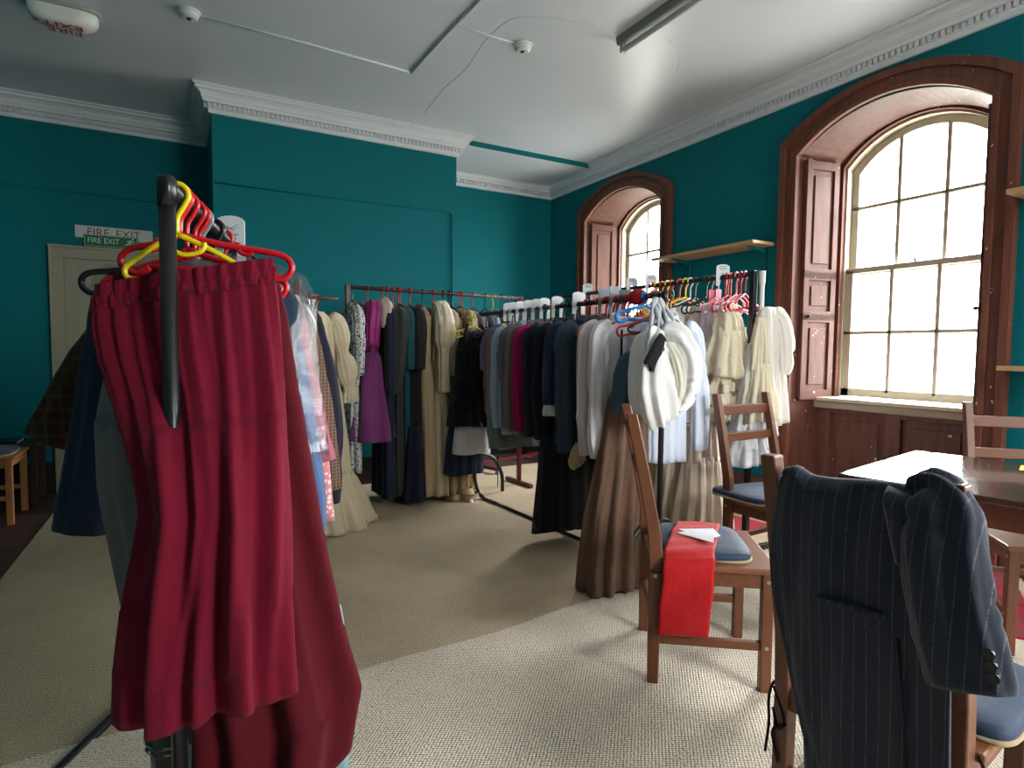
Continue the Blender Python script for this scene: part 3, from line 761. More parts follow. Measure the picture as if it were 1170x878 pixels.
for v in o.data.vertices:
    if v.co.z < .6: v.co.z += max(0, v.co.x - .25) * .8 * min(1, (.6 - v.co.z) / .25)
o = garment('skirt', 'pale aqua satin underskirt showing below the dark wine skirt', 'skirt', A_at(.20), AR,
    [(1.33, .13, .02, .02, 0, .003), (1.0, .14, .04, .06, 0, .008), (.6, .16, .06, .13, 0, .012), (.42, .172, .075, .150, -.01, .018), (.25, .182, .085, .132, -.012, .022)], cloth('aqua_satin', rgb(126, 158, 166), rough=.45, sheen=.1), nf=9, hem=.02)
cream_c = cloth('cream_cotton', rgb(206, 194, 166), trans=.1)
garment('skirt', 'narrow cream garment squeezed between the crimson skirt and the grey blue gown', 'skirt', A_at(.22), AR,
    [(1.30, .14, .02, -.005, 0, .003), (1.15, .145, .03, -.015, 0, .006), (.95, .13, .035, .015, 0, .008), (.75, .12, .035, .05, 0, .008)], cream_c, nf=7)
g = cloth('grey_blue_wool', rgb(112, 108, 110))
o = garment('gown', 'long grey blue gown with deep folds on the left side of the near rack', 'gown', A_at(.27), AR,
    [(1.39, .05, .02, 0, 0, 0), (1.365, .11, .025, 0, 0, .002), (1.33, .155, .03, -.005, 0, .004), (1.2, .165, .04, -.015, -.005, .009), (1.04, .175, .05, -.035, -.012, .012), (.89, .172, .055, -.032, -.015, .014),
     (.55, .15, .06, .0, -.02, .017), (.35, .13, .065, .04, -.02, .018), (.2, .12, .06, .06, -.02, .018)], g, nf=9, n=130, mm=36)
o = garment('skirt', 'dark grey satin skirt with paler bands at the hem below the crimson skirt', 'skirt', A_at(.24), AR,
    [(1.1, .08, .02, .0, 0, .003), (.6, .09, .04, .0, 0, .008), (.40, .095, .05, -.015, -.02, .012), (.27, .095, .055, -.012, -.02, .014)], cloth('grey_satin', rgb(52, 56, 58), rough=.4), nf=6)
for z in (.34, .325):
    shell([(z + .003, .098, .054, -.014, -.02, .013), (z - .003, .098, .0545, -.014, -.02, .013)], SEED[0], nf=6, n=88, m=3, cap=False, lip=False).obj('hem_band', cloth('grey_satin_pale', rgb(120, 126, 128), rough=.4), o)
navy = cloth('navy_wool', rgb(28, 42, 60))
o = garment('coat', 'dark navy coat on the near rack, its long sleeve hanging left of the grey gown', 'coat', A_at(.42), AR, top_levels(1.40, .19, .62, .19, .045, .008), navy)
sleeve([(-.15, 0, 1.335, .07, .045), (-.195, 0, 1.30, .068, .045), (-.225, -.01, 1.15, .062, .042), (-.262, -.015, .95, .058, .04), (-.298, -.02, .765, .058, .042)], nseed()).obj('sleeve', navy, o)
tw = cloth('brown_tweed', rgb(44, 28, 18), 'check', rgb(74, 52, 28), 30)
o = garment('jacket', 'brown checked tweed jacket whose sleeve sticks out at the far left of the near rack', 'jacket', A_at(.62), AR, top_levels(1.40, .19, .75, .18, .045, .008), tw)
for s_ in (-1,):
    k = 1
    sleeve([(s_ * .15, 0, 1.335, .075, .045), (s_ * (.2 + .02 * k), 0, 1.28, .075, .045), (s_ * (.2 + .13 * k), -.01, 1.15, .064, .04), (s_ * (.2 + .245 * k), -.02, .955, .054, .036)], nseed()).obj('sleeve', tw, o)
den = cloth('pale_denim', rgb(78, 100, 140))
o = garment('dress', 'pale denim blue dress edge inside the clear plastic on the near rack', 'dress', A_at(.52), AR,
    [(1.40, .05, .02, 0.02, 0, 0), (1.37, .12, .03, .02, 0, .002), (1.3, .14, .04, .03, 0, .005), (1.1, .145, .045, .066, 0, .009), (.81, .15, .05, .10, 0, .012), (.70, .15, .05, .105, 0, .012)], den)
pk = cloth('dusty_pink', rgb(164, 92, 106))
o = garment('blouse', 'dusty pink blouse with hanging sleeve right of the pale denim dress', 'blouse', A_at(.66), AR, top_levels(1.40, .16, .80, .15, .04, .008), pk)
sleeve([(.10, 0, 1.335, .055, .04), (.135, 0, 1.28, .055, .04), (.175, -.01, 1.1, .050, .036), (.205, -.015, .95, .045, .034), (.225, -.02, .86, .05, .036)], nseed()).obj('sleeve', pk, o)
pp = cloth('pink_print', rgb(206, 130, 136), 'floral', rgb(226, 206, 200), 60)
garment('skirt', 'pink printed skirt showing below the dusty pink blouse', 'skirt', A_at(.74), AR, [(1.36, .12, .03, .05, 0, .003), (1.0, .15, .04, .09, 0, .008), (.66, .15, .05, .115, 0, .012)], pp)
ck = cloth('brown_check', rgb(88, 64, 52), 'check', rgb(140, 118, 100), 85)
o = garment('jacket', 'narrow brown checked jacket edge, right of the pink blouse on the near rack', 'jacket', A_at(1.0), AR, top_levels(1.40, .14, .62, .17, .045, .006, .03), ck)
sleeve([(.10, 0, 1.33, .05, .04), (.145, 0, 1.28, .052, .04), (.190, -.01, 1.1, .05, .036), (.222, -.015, .9, .048, .034), (.238, -.02, .70, .05, .036)], nseed()).obj('sleeve', ck, o)
wl = cloth('white_linen', rgb(214, 212, 208), trans=.12)
o = garment('shirt', 'white shirt at the far end of the near rack, a sliver beside the brown check', 'shirt', A_at(1.15), AR, top_levels(1.40, .12, .66, .15, .045, .006, .02), wl)
two_sleeves(o, wl, 1.40, .13, .62, .05, .045, .04, -.01, .6, only=1)
nv2 = cloth('navy_jersey', rgb(38, 38, 52))
o = garment('jacket', 'dark navy jacket behind the white shirt, nearest the cream puffed gown', 'jacket', A_at(1.30), AR, top_levels(1.40, .14, .62, .19, .045, .006, .03), nv2)
two_sleeves(o, nv2, 1.40, .155, .74, .055, .048, .085, -.01, .6, only=1)
# clear garment bag
bag = garment('garment_bag', 'clear crinkled plastic cover over the navy coat and pale denim dress', 'garment bag', A_at(.47), AR,
    [(1.435, .03, .02, 0, 0, .002), (1.425, .12, .04, -.01, 0, .006), (1.395, .225, .055, -.03, 0, .008), (1.34, .255, .075, -.03, 0, .012), (1.2, .235, .085, -.01, -.01, .014), (1.06, .225, .085, .01, -.01, .014), (.92, .23, .09, .02, -.01, .016)], plastic_film(), nf=13, hem=.02)
# hangers of the near rack
def HA(kind, s, label, **k): x, y = A_at(s); return hanger(kind, label, (x, y, 0), AR + k.pop('dr', 0), 1.485, **k)
HA('yellow', .062, 'yellow plastic hanger at the front of the near rack, beside the black post', half=.125, hl=.088, drop=.072, slope=.066, rr=.0052)
MB().tube(crv([(-.002, -.003, 1.412), (-.006, -.004, 1.385), (.01, -.005, 1.374), (.035, -.005, 1.378), (.046, -.005, 1.386), (.048, -.004, 1.398)], 6), .0045, 8).obj('strap_notch', HM['yellow'], [o for o in COL.objects if o.get('label', '').startswith('yellow plastic hanger at the front')][0])
HA('red', .085, 'red plastic hanger with open end hooks carrying the bright crimson skirt', half=.165, hl=.065, drop=.07, slope=.035, rr=.0055, loops=True)
HA('red', .135, 'red plastic hanger carrying the long dark wine skirt', half=.15, hl=.06, drop=.09, slope=.05, rr=.005, loops=True)
for s, kd, what in ((.20, 'red', 'pale aqua underskirt'), (.24, 'red', 'dark grey satin skirt'), (.27, 'grey', 'long grey blue gown'), (.52, 'red', 'pale denim dress'), (.62, 'black', 'brown tweed jacket'),
                    (.66, 'red', 'dusty pink blouse'), (.74, 'red', 'pink printed skirt'), (1.0, 'black', 'brown checked jacket edge'), (1.15, 'black', 'white shirt on the near rack'), (1.30, 'black', 'dark navy jacket by the cream gown')):
    HA(kd, s, f'{kd} plastic hanger on the near rack holding the {what}', half=.17, drop=.085, rr=.0048)
HA('black', .40, 'black plastic hanger with a looped end inside the clear plastic cover', half=.13, hl=.245, drop=.075, slope=.045, rr=.0062, loops=True)

# ================================================================ cream gown beside the back rack
bx, by = .765, 3.97
MB().tube([(0, .0, 1.52), (.20, .02, 1.52)], .012, 10).obj('rail_overhang', rust, [o for o in COL.objects if o.get('label', '').startswith('short dark red')][0])
cg = cloth('cream_gown', rgb(196, 180, 152), trans=.08)
o = garment('gown', 'cream gown with puffed gathered sleeve and deep frilled hem, left of the purple dress', 'gown', (bx, by), .55,
    [(1.435, .045, .03, 0, 0, 0), (1.42, .07, .035, 0, 0, .002), (1.37, .125, .05, 0, 0, .006), (1.25, .13, .06, 0, 0, .01), (1.1, .125, .06, 0, 0, .012), (.9, .135, .075, .03, -.02, .014), (.6, .155, .09, .05, -.03, .016), (.36, .16, .1, .055, -.04, .016)], cg, nf=10, n=120)
shell([(.385, .165, .105, .055, -.04, .01), (.35, .18, .12, .06, -.04, .016), (.2, .235, .155, .08, -.05, .03), (.02, .29, .185, .1, -.05, .042)], nseed(), nf=8, gather=(26, .25, .5), n=150, m=16, cap=False, hem=.012).obj('hem_frill', cg, o)
for s_ in (-1, 1):
    sv = sleeve([(s_ * .10, 0, 1.40, .05, .045), (s_ * .145, -.01, 1.36, .07, .06), (s_ * .165, -.02, 1.26, .078, .068), (s_ * .18, -.03, 1.17, .045, .042), (s_ * .20, -.035, 1.10, .078, .066), (s_ * .215, -.04, 1.0, .07, .06), (s_ * .222, -.045, .945, .04, .038), (s_ * .225, -.05, .90, .055, .05), (s_ * .23, -.05, .84, .066, .055)], nseed(), n=44, m=40, amp=.008, nf=13).obj('sleeve', cg, o)
hanger('red', 'red hanger at the rail end carrying the cream puffed gown', (bx, by, 0), .55, 1.52, half=.1, drop=.075)
hanger('black', 'empty black hanger dangling at the post left of the cream gown', (.715, 3.95, 0), .9, 1.52, half=.18, drop=.1)
hanger('red', 'empty red hanger dangling at the post left of the cream gown', (.735, 3.953, 0), 1.0, 1.52, half=.17, drop=.1)

# ================================================================ long dresses before the chimney breast
def C_at(x): return (x, 4.44 + .072 * (x - 1.075))
def HC(kind, x, label, **k): p = C_at(x); return hanger(kind, label, (p[0], p[1], 0), PI / 2 + k.pop('dr', 0), 1.65, **k)
ZT = 1.535
def CG(name, label, cat, x, levels, m, **k): return garment(name, label, cat, C_at(x), PI / 2 + k.pop('dr', 0), levels, m, **k)
def long_dress(zt, zb, hw=.2, hd=.05, sh=.18, waist=.15, amp=.012, zw=None):
    zw = zw or zt - .42
    return [(zt, .05, .022, 0, 0, 0), (zt - .012, .075, .03, 0, 0, .001), (zt - .045, sh * .8, .036, 0, 0, .002), (zt - .07, sh, .04, 0, 0, .003), (zt - .2, sh * .93, .045, 0, 0, amp * .5), (zw, waist, .042, 0, 0, amp * .5),
            (zw - .15, waist + (hw - waist) * .5, hd * .9, 0, 0, amp), (zb + .3, hw * .97, hd, 0, 0, amp * 1.2), (zb, hw, hd * 1.05, 0, 0, amp * 1.3)]
flo = cloth('black_white_print', rgb(196, 194, 190), 'floral', rgb(30, 28, 32), 55)
o = CG('dress', 'black and white printed dress squeezed left of the purple dress', 'dress', 1.10, long_dress(ZT, .30, .17, .045, sh=.17, waist=.12), flo)
two_sleeves(o, flo, ZT, .18, .44, .06, .045, .04, .0, .7)
ps = cloth('magenta_satin', rgb(140, 26, 104), rough=.42, sheen=.15); pv = cloth('purple_tulle', rgb(112, 48, 100), sheen=.2)
o = CG('dress', 'purple magenta party dress with satin straps and full gathered skirt', 'dress', 1.235, [(ZT - .02, .14, .03, 0, 0, .002), (1.45, .16, .045, 0, 0, .003), (1.3, .16, .055, 0, 0, .004), (1.17, .145, .055, 0, 0, .005)], cloth('plum_satin', rgb(98, 16, 62), rough=.4), nf=6)
shell([(1.175, .148, .058, 0, 0, .003), (1.14, .165, .08, 0, 0, .012), (.95, .20, .12, 0, .01, .026), (.7, .225, .15, -.01, .015, .032), (.52, .24, .165, -.015, .02, .036)], nseed(), nf=10, gather=(26, .2, .6), n=150, m=20, cap=False, hem=.015).obj('gathered_skirt', pv, o)
for s_ in (-1, 1):
    MB().tube(crv([(s_ * .135, .02, 1.555), (s_ * .165, .05, 1.47), (s_ * .172, .058, 1.34), (s_ * .155, .06, 1.19)], 6), [.010] * 18 + [.004], 10).obj('satin_strap', ps, o)
    sleeve([(s_ * .12, .0, 1.53, .03, .04), (s_ * .155, 0.0, 1.5, .045, .05), (s_ * .17, 0.01, 1.4, .042, .05), (s_ * .165, .015, 1.22, .03, .045)], nseed()).obj('side_panel', ps, o)
dn = cloth('dark_navy_crepe', rgb(32, 36, 54)); bw = cloth('oatmeal_wool', rgb(176, 158, 146))
o = CG('coat', 'long dark navy coat with a broad oatmeal collar right of the purple dress', 'coat', 1.345, long_dress(ZT, .08, .2, .05), dn); two_sleeves(o, dn, ZT, .18, .58, .062, .05, .05, .01, .75)
sleeve([(-.02, .02, 1.55, .03, .03), (-.10, .03, 1.535, .05, .045), (-.165, .02, 1.49, .055, .055), (-.19, .03, 1.42, .045, .05), (-.185, .035, 1.35, .02, .03)], nseed(), amp=.004).obj('collar', bw, o)
ol = cloth('dark_olive', rgb(54, 54, 50))
o = CG('gown', 'dark olive gown with pointed hanging sleeve beside the navy coat', 'gown', 1.425, long_dress(ZT, .09, .19, .045), ol); sleeve([(-.14, 0, 1.46, .06, .05), (-.2, 0, 1.42, .065, .05), (-.22, .02, 1.25, .075, .05), (-.225, .03, 1.05, .06, .04), (-.22, .035, .90, .015, .02)], nseed()).obj('sleeve', ol, o)
tl = cloth('dark_teal_crepe', rgb(24, 70, 74))
o = CG('dress', 'dark teal dress between the olive gown and the black brown coat', 'dress', 1.485, long_dress(ZT + .01, .10, .19, .045), tl); two_sleeves(o, tl, ZT, .18, .4, .06, .05, .04, .01, .75)
bb = cloth('black_brown_wool', rgb(34, 28, 30))
o = CG('coat', 'long black brown coat hanging left of the cream gowns', 'coat', 1.565, long_dress(ZT, .09, .2, .05), bb); two_sleeves(o, bb, ZT, .18, .4, .068, .06, .05, .01, .75)
ny = cloth('midnight_cotton', rgb(24, 24, 46)); garment('skirt', 'midnight blue skirt hem below the black brown coat', 'skirt', (1.53, 4.40), PI / 2, [(.62, .15, .05, -.02, 0, .006), (.4, .19, .07, -.03, 0, .014), (.05, .20, .09, -.03, 0, .02)], ny)
cr1 = cloth('cream_calico', rgb(192, 166, 132), trans=.08); cr2 = cloth('ivory_cotton', rgb(208, 190, 162), trans=.08); tn = cloth('tan_satin', rgb(170, 140, 106), rough=.55)
o = CG('gown', 'plain cream calico gown, first of the pale gowns right of the dark coats', 'gown', 1.66, long_dress(ZT, .06, .21, .085, amp=.02), cr1, n=120); collar(ZT - .03, .06, .03, cloth('brown_band', rgb(110, 78, 50)), o)
o = CG('gown', 'cream gown with a short puffed upper sleeve and floor length skirt', 'gown', 1.765, long_dress(ZT + .005, .05, .22, .09, amp=.022), cr2, n=120)
sleeve([(-.13, 0, 1.5, .05, .05), (-.19, 0, 1.475, .075, .065), (-.225, .0, 1.38, .085, .075), (-.235, .005, 1.27, .088, .078), (-.235, .01, 1.215, .06, .05), (-.235, .01, 1.19, .052, .042), (-.235, .01, 1.0, .05, .04), (-.235, .01, .87, .058, .05)], nseed(), n=44, m=40, nf=11, amp=.008).obj('sleeve', cr2, o)
sleeve([(-.09, .0, 1.545, .03, .05), (-.17, .0, 1.52, .055, .066), (-.235, .0, 1.44, .05, .07), (-.25, .0, 1.38, .055, .075)], nseed(), nf=9).obj('lace_shoulder_cape', cloth('lace_white', rgb(222, 214, 196), 'floral', rgb(190, 176, 150), 90), o)
o = CG('gown', 'beige gown with a long straight sleeve behind the puffed cream gown', 'gown', 1.85, long_dress(ZT, .10, .2, .055), cloth('beige_cotton', rgb(186, 166, 136), trans=.05)); two_sleeves(o, MATS[('c', 'beige_cotton')], ZT, .18, .45, .062, .05, .05, .01, .75)
o = CG('gown', 'tan satin gown pooling on the carpet behind the black pinafore', 'gown', 1.93, long_dress(ZT - .04, .03, .24, .12, amp=.028), tn, n=120)
shell([(.10, .245, .125, 0, 0, .03), (.05, .26, .14, -.01, 0, .036), (.016, .285, .16, -.02, 0, .042)], nseed(), nf=9, m=8, cap=False).obj('pooled_hem', tn, o)
pr = cloth('cream_print', rgb(206, 186, 146), 'floral', rgb(176, 120, 70), 30)
o = CG('dress', 'cream printed dress on a red hanger at the right of the pale gowns', 'dress', 2.02, long_dress(ZT, .35, .19, .05), pr); two_sleeves(o, pr, ZT, .17, .3, .06, .05, .04, .01, .75)
mv = cloth('grey_mauve', rgb(150, 138, 150))
o = CG('dress', 'grey mauve dress beyond the cream printed dress', 'dress', 2.12, long_dress(ZT - .02, .4, .18, .045), mv); two_sleeves(o, mv, ZT - .02, .17, .4, .055, .045, .04, .01, .75)
gs = cloth('steel_blue', rgb(116, 134, 150))
o = CG('blouse', 'steel blue blouse near the right end of the long dress rack', 'blouse', 2.24, top_levels(ZT - .02, .17, .85, .17), gs); two_sleeves(o, gs, ZT - .02, .17, .45, .055, .045, .04, .01, .75)
o = CG('blouse', 'charcoal blouse last on the long dress rack', 'blouse', 2.40, top_levels(ZT - .02, .17, .85, .17), cloth('charcoal', rgb(60, 62, 66)))
HC('wood', 1.115, 'wooden hanger with steel hook carrying the printed dress beside the dark red post', half=.19)
for x, kd, what in ((1.225, 'red', 'purple party dress'), (1.345, 'red', 'navy coat with oatmeal collar'), (1.425, 'red', 'dark olive gown'), (1.485, 'red', 'dark teal dress'), (1.565, 'red', 'long black brown coat'), (1.67, 'black', 'plain cream calico gown'),
                    (1.765, 'red', 'puffed sleeve cream gown'), (1.85, 'black', 'beige straight sleeved gown'), (1.93, 'black', 'tan satin gown'), (2.02, 'red', 'cream printed dress'), (2.12, 'red', 'grey mauve dress'), (2.24, 'black', 'steel blue blouse'), (2.40, 'black', 'charcoal blouse')):
    HC(kd, x, f'{kd} plastic hanger on the back rail holding the {what}', half=.18, drop=.105, rr=.005)
for x, kd, lb in ((1.36, 'red', 'spare red hanger hooked next to the navy coat'), (1.45, 'red', 'spare red hanger hooked next to the olive gown'), (1.88, 'black', 'spare black hanger hooked next to the beige gown'), (1.98, 'red', 'spare red hanger turned beside the cream printed dress'),
                  (2.30, 'lime', 'lime yellow hanger on the back rail near the steel blue blouse'), (2.47, 'grey', 'grey clip hanger at the right end of the back rail'), (2.54, 'black', 'black clip hanger at the right end of the back rail')):
    HC(kd, x + .02, lb, half=.18, drop=.10, dr=.35 if x > 1.9 else .12, rr=.005)
for i in range(3): hanger('red', 'red hanger hooked in the alcove rack behind the white size cards', (2.60 + .03 * i, 5.23, 0), PI / 2 + .3, 1.50, half=.18, group='red hangers on the alcove rack')

# ================================================================ middle rack
def B_at(y): return (2.10 + .02 * (y - 2.24) / 2.1, y)
ZB = 1.378
MIDG = 'garments packed on the middle rack'
def BG(name, label, cat, y, levels, m, dx=0, dr=0, **k): p = B_at(y); return garment(name, label, cat, (p[0] + dx, p[1]), dr, levels, m, **k)
def HB(kind, y, label, **k): p = B_at(y); return hanger(kind, label, (p[0], p[1], 0), k.pop('dr', 0), 1.48, **k)
def shirt(label, y, m, zb=.72, sl=.60, name='shirt', cat='shirt', sh=.20, dr=0, col=True, only=None, r0=.066, r1=.047, out=.045, mc=None, hd=.038, hw=.2, dx=None):
    dx = max(0, (y - 3.55) * .22) if dx is None else dx
    o = BG(name, label, cat, y, top_levels(ZB, sh - .01, zb, hw, hd, amp=.012), m, dr=dr, dx=dx)
    if sl: two_sleeves(o, m, ZB, sh, sl, r0, r1, out, -.035, .46, only, mc=mc, amp=.011)
    if col: collar(ZB - .018, .062, .034, m, o)
    return o
brn = cloth('brown_boucle', rgb(116, 88, 72), 'tweed', rgb(92, 66, 52))
o = BG('skirt', 'long heavy brown wool skirt at the near end of the middle rack', 'skirt', 2.34,
    [(1.0, .11, .04, -.09, .03, .004), (.96, .125, .05, -.10, .03, .008), (.7, .145, .07, -.13, .02, .016), (.4, .165, .09, -.185, 0, .024), (.15, .175, .10, -.225, -.03, .03), (.03, .175, .11, -.24, -.04, .032)], brn, nf=9, n=150, mm=36, hem=.02, gather=(22, .12, .5))
wht = cloth('white_cotton', rgb(238, 236, 234), trans=.15, sheen=.1); ivo = cloth('ivory_satin', rgb(220, 212, 198), trans=.1)
blk = cloth('black_cotton', rgb(24, 24, 28))
o = BG('blouse', 'billowing white blouse with big puffed sleeves and black cuff at the rack end', 'blouse', 2.20,
    [(1.30, .05, .03, -.03, 0, 0), (1.28, .10, .04, -.04, -.01, .004), (1.22, .14, .06, -.05, -.02, .008), (1.1, .15, .075, -.06, -.03, .012), (.98, .14, .085, -.07, -.04, .016), (.90, .115, .075, -.075, -.04, .016)], wht, nf=8, n=110, dx=-.085)
o.scale.x = .82
sleeve([(-.05, -.05, 1.29, .04, .025), (-.09, -.09, 1.24, .07, .04), (-.115, -.115, 1.15, .10, .052), (-.13, -.125, 1.06, .115, .058), (-.115, -.13, .97, .115, .06), (-.085, -.125, .90, .09, .05), (-.07, -.12, .875, .05, .035)], nseed(), n=56, m=44, amp=.022, nf=6).obj('puffed_sleeve', wht, o)
sleeve([(-.02, -.06, 1.30, .035, .025), (.03, -.10, 1.275, .06, .045), (.075, -.125, 1.20, .072, .055), (.09, -.135, 1.10, .075, .06), (.07, -.14, 1.02, .07, .055), (.03, -.135, .97, .055, .045), (.0, -.13, .95, .035, .03)], nseed(), n=52, m=40, amp=.019, nf=6).obj('puffed_sleeve', wht, o)
sleeve([(-.04, -.12, 1.24, .02, .012), (-.03, -.17, 1.16, .028, .014), (-.015, -.185, 1.06, .03, .014), (-.03, -.18, .97, .028, .012), (-.04, -.17, .92, .015, .01)], nseed(), n=30, m=30, amp=.008, nf=4).obj('hanging_frill', ivo, o)
sleeve([(-.115, -.15, 1.265, .03, .012), (-.15, -.155, 1.22, .042, .014), (-.20, -.16, 1.155, .046, .015), (-.225, -.16, 1.125, .046, .014)], nseed(), amp=.002).obj('black_cuff', blk, o)
pb = cloth('pale_blue_white', rgb(216, 222, 238), trans=.15)
o = shirt('pale blue white shirt whose sleeve hangs right of the near rack post', 2.33, pb, .62, .62, out=.05, only=1, dx=.10, hw=.14, sh=.18)
slate = cloth('slate_blue', rgb(62, 84, 102)); o = BG('top', 'short slate blue top half hidden behind the billowing white blouse', 'top', 2.27, [(1.2, .05, .02, -.15, 0, 0), (1.17, .09, .035, -.155, 0, .004), (1.1, .105, .045, -.165, 0, .008), (.98, .11, .05, -.17, 0, .010), (.90, .10, .05, -.17, 0, .012)], slate)
wsh = cloth('white_shirting', rgb(230, 226, 230), trans=.12); o = shirt('white collarless shirt with long sleeves left of the billowing blouse', 2.47, wsh, .68, .64, col=False)
MB().box((-.12, -.052, 1.23), (.012, .004, .16)).obj('black_tape', blk, o)
psh = cloth('pinkish_white', rgb(222, 206, 206), trans=.1); o = shirt('pinkish white shirt hanging behind the white collarless shirt', 2.57, psh, .66, .64)
bg = cloth('taupe', rgb(122, 108, 100)); o = shirt('taupe waistcoat edge between the pinkish shirt and dark denim shirt', 2.68, bg, .72, .0, 'waistcoat', 'waistcoat')
kh = cloth('khaki_cotton', rgb(176, 160, 130))
o = BG('gathered_cloth', 'limp beige gathered cloth end dangling below the pinkish white shirt', 'cloth', 2.64, [(.70, .02, .016, -.22, 0, .001), (.66, .045, .022, -.225, 0, .004), (.60, .05, .024, -.235, 0, .006), (.565, .03, .016, -.245, 0, .004)], kh, nf=6)
ddn = cloth('dark_denim', rgb(54, 70, 86)); o = shirt('dark blue green denim shirt with long sleeve', 2.78, ddn, .68, .66)
ndn = cloth('navy_denim', rgb(40, 52, 76)); lt_c = cloth('pale_print_cuff', rgb(196, 192, 190), 'floral', rgb(120, 130, 150), 80)
o = shirt('navy denim jacket with rolled pale patterned cuffs', 2.90, ndn, .66, .46, 'jacket', 'jacket', mc=lt_c, r1=.06, r0=.072, out=.05)
bkn = cloth('blue_black_wool', rgb(26, 28, 40)); o = shirt('blue black coat hanging over the long black skirt', 3.02, bkn, .55, .62, 'coat', 'coat', hw=.22)
bvs = cloth('black_velvet', rgb(14, 14, 16), sheen=.1)
o = BG('skirt', 'long black skirt hanging almost to the base bar of the middle rack', 'skirt', 3.04, [(1.25, .12, .03, 0, 0, .003), (.9, .17, .05, -.01, 0, .008), (.6, .20, .06, -.02, 0, .012), (.3, .215, .07, -.025, 0, .014), (.11, .22, .075, -.03, 0, .016)], bvs, nf=10, hem=.02)
o = BG('skirt', 'blackish grey underskirt just below the long black skirt', 'skirt', 3.10, [(.8, .14, .03, -.02, 0, .004), (.07, .185, .06, -.05, 0, .014)], cloth('charcoal_lining', rgb(40, 40, 44)), nf=8)
o = shirt('dark midnight jacket between blue black coat and magenta top', 3.15, cloth('midnight_jacket', rgb(36, 38, 54)), .64, .62, 'jacket', 'jacket')
mg = cloth('magenta_knit', rgb(166, 22, 84)); o = shirt('magenta top showing as a narrow vertical strip', 3.27, mg, .68, .60, 'top', 'top', sh=.205, col=False)
twg = cloth('grey_brown_tweed', rgb(130, 120, 110), 'tweed', rgb(96, 88, 82)); o = shirt('grey brown tweed jacket in the middle of the rack', 3.37, twg, .64, .60, 'jacket', 'jacket', r0=.075, r1=.06, out=.05)
o = shirt('mid grey cotton shirt squeezed left of the tweed jacket', 3.48, cloth('mid_grey', rgb(112, 112, 120)), .66, .3)
ls = cloth('light_blue_stripe', rgb(168, 182, 204), 'stripe', rgb(120, 140, 176), 90); o = shirt('light blue striped shirt left of the tweed jacket', 3.60, ls, .62, .62)
sgn_ = cloth('slate_green', rgb(120, 132, 134)); o = shirt('slate green shirt with the longest hanging sleeve', 3.72, sgn_, .50, .78)
o = shirt('dusty rose blouse showing as a thin strip', 3.82, cloth('dusty_rose', rgb(150, 92, 104)), .6, .55, 'blouse', 'blouse', col=False)
dsh = cloth('mid_denim', rgb(104, 126, 148)); o = shirt('short sleeved denim blue shirt near the far end of the rack', 3.90, dsh, .7, .24, r1=.06)
o = shirt('black short sleeved top near the far end of the middle rack', 3.99, blk, .62, .27, 'top', 'top', r1=.062, out=.10, col=False)
mu = cloth('mustard_cotton', rgb(188, 142, 70)); o = shirt('mustard yellow waistcoat behind the black short sleeved top', 4.08, mu, .85, .0, 'waistcoat', 'waistcoat', sh=.19)
o = shirt('dark brown jacket behind the mustard waistcoat', 4.25, cloth('umber_wool', rgb(58, 44, 40)), .45, .6, 'jacket', 'jacket')
# far end garments turned to the room
bp = cloth('black_pinafore', rgb(20, 21, 28), sheen=.12)
px, py = 1.955, 4.16
o = garment('pinafore', 'black pinafore dress with a deep gathered frill at the far end of the rack', 'pinafore', (px, py), .18,
    [(1.335, .08, .03, .02, 0, .002), (1.30, .13, .04, .02, 0, .004), (1.2, .155, .05, .01, 0, .006), (1.0, .15, .055, 0, 0, .007), (.86, .155, .06, -.005, 0, .008)], bp, nf=6, n=110)
shell([(.875, .157, .062, -.005, 0, .004), (.84, .17, .072, -.005, 0, .010), (.72, .195, .085, -.005, 0, .018), (.62, .21, .092, -.005, 0, .022)], nseed(), nf=11, gather=(24, .3, .6), n=150, m=14, cap=False, hem=.012).obj('hem_frill', bp, o)
for s_ in (-1, 1): MB().tube(crv([(s_ * .06, -.02, 1.395), (s_ * .085, -.035, 1.34), (s_ * .10, -.045, 1.25)], 5), .013, 8).obj('shoulder_strap', bp, o)
o = garment('skirt', 'plain white skirt showing below the black pinafore frill', 'skirt', (1.945, 4.13), .1, [(.70, .11, .03, 0, .01, .003), (.6, .155, .05, 0, 0, .006), (.40, .165, .06, 0, 0, .009)], wsh, nf=7)
o = garment('skirt', 'dark navy sheer skirt below the white skirt, lowest at the far rack end', 'skirt', (1.925, 4.21), .1, [(.70, .11, .03, 0, 0, .003), (.5, .155, .05, -.005, 0, .009), (.24, .17, .065, -.01, 0, .012)], cloth('navy_voile', rgb(32, 44, 62)), nf=9)
oj = cloth('olive_grey', rgb(78, 80, 74))
o = garment('jacket', 'olive grey jacket peeping out left of the black pinafore', 'jacket', (2.0, 4.32), .25, top_levels(1.36, .16, .72, .15, .04), oj); two_sleeves(o, oj, 1.36, .165, .42, .06, .05, .02, 0, .6)
hanger('lime', 'lime yellow plastic hanger carrying the black pinafore', (px, py, 0), .35, 1.47, half=.15, drop=.09, slope=.05, rr=.0055, loops=True)
hanger('black', 'black hanger holding the olive grey jacket at the far end', (2.0, 4.32, 0), .25, 1.48, half=.15)
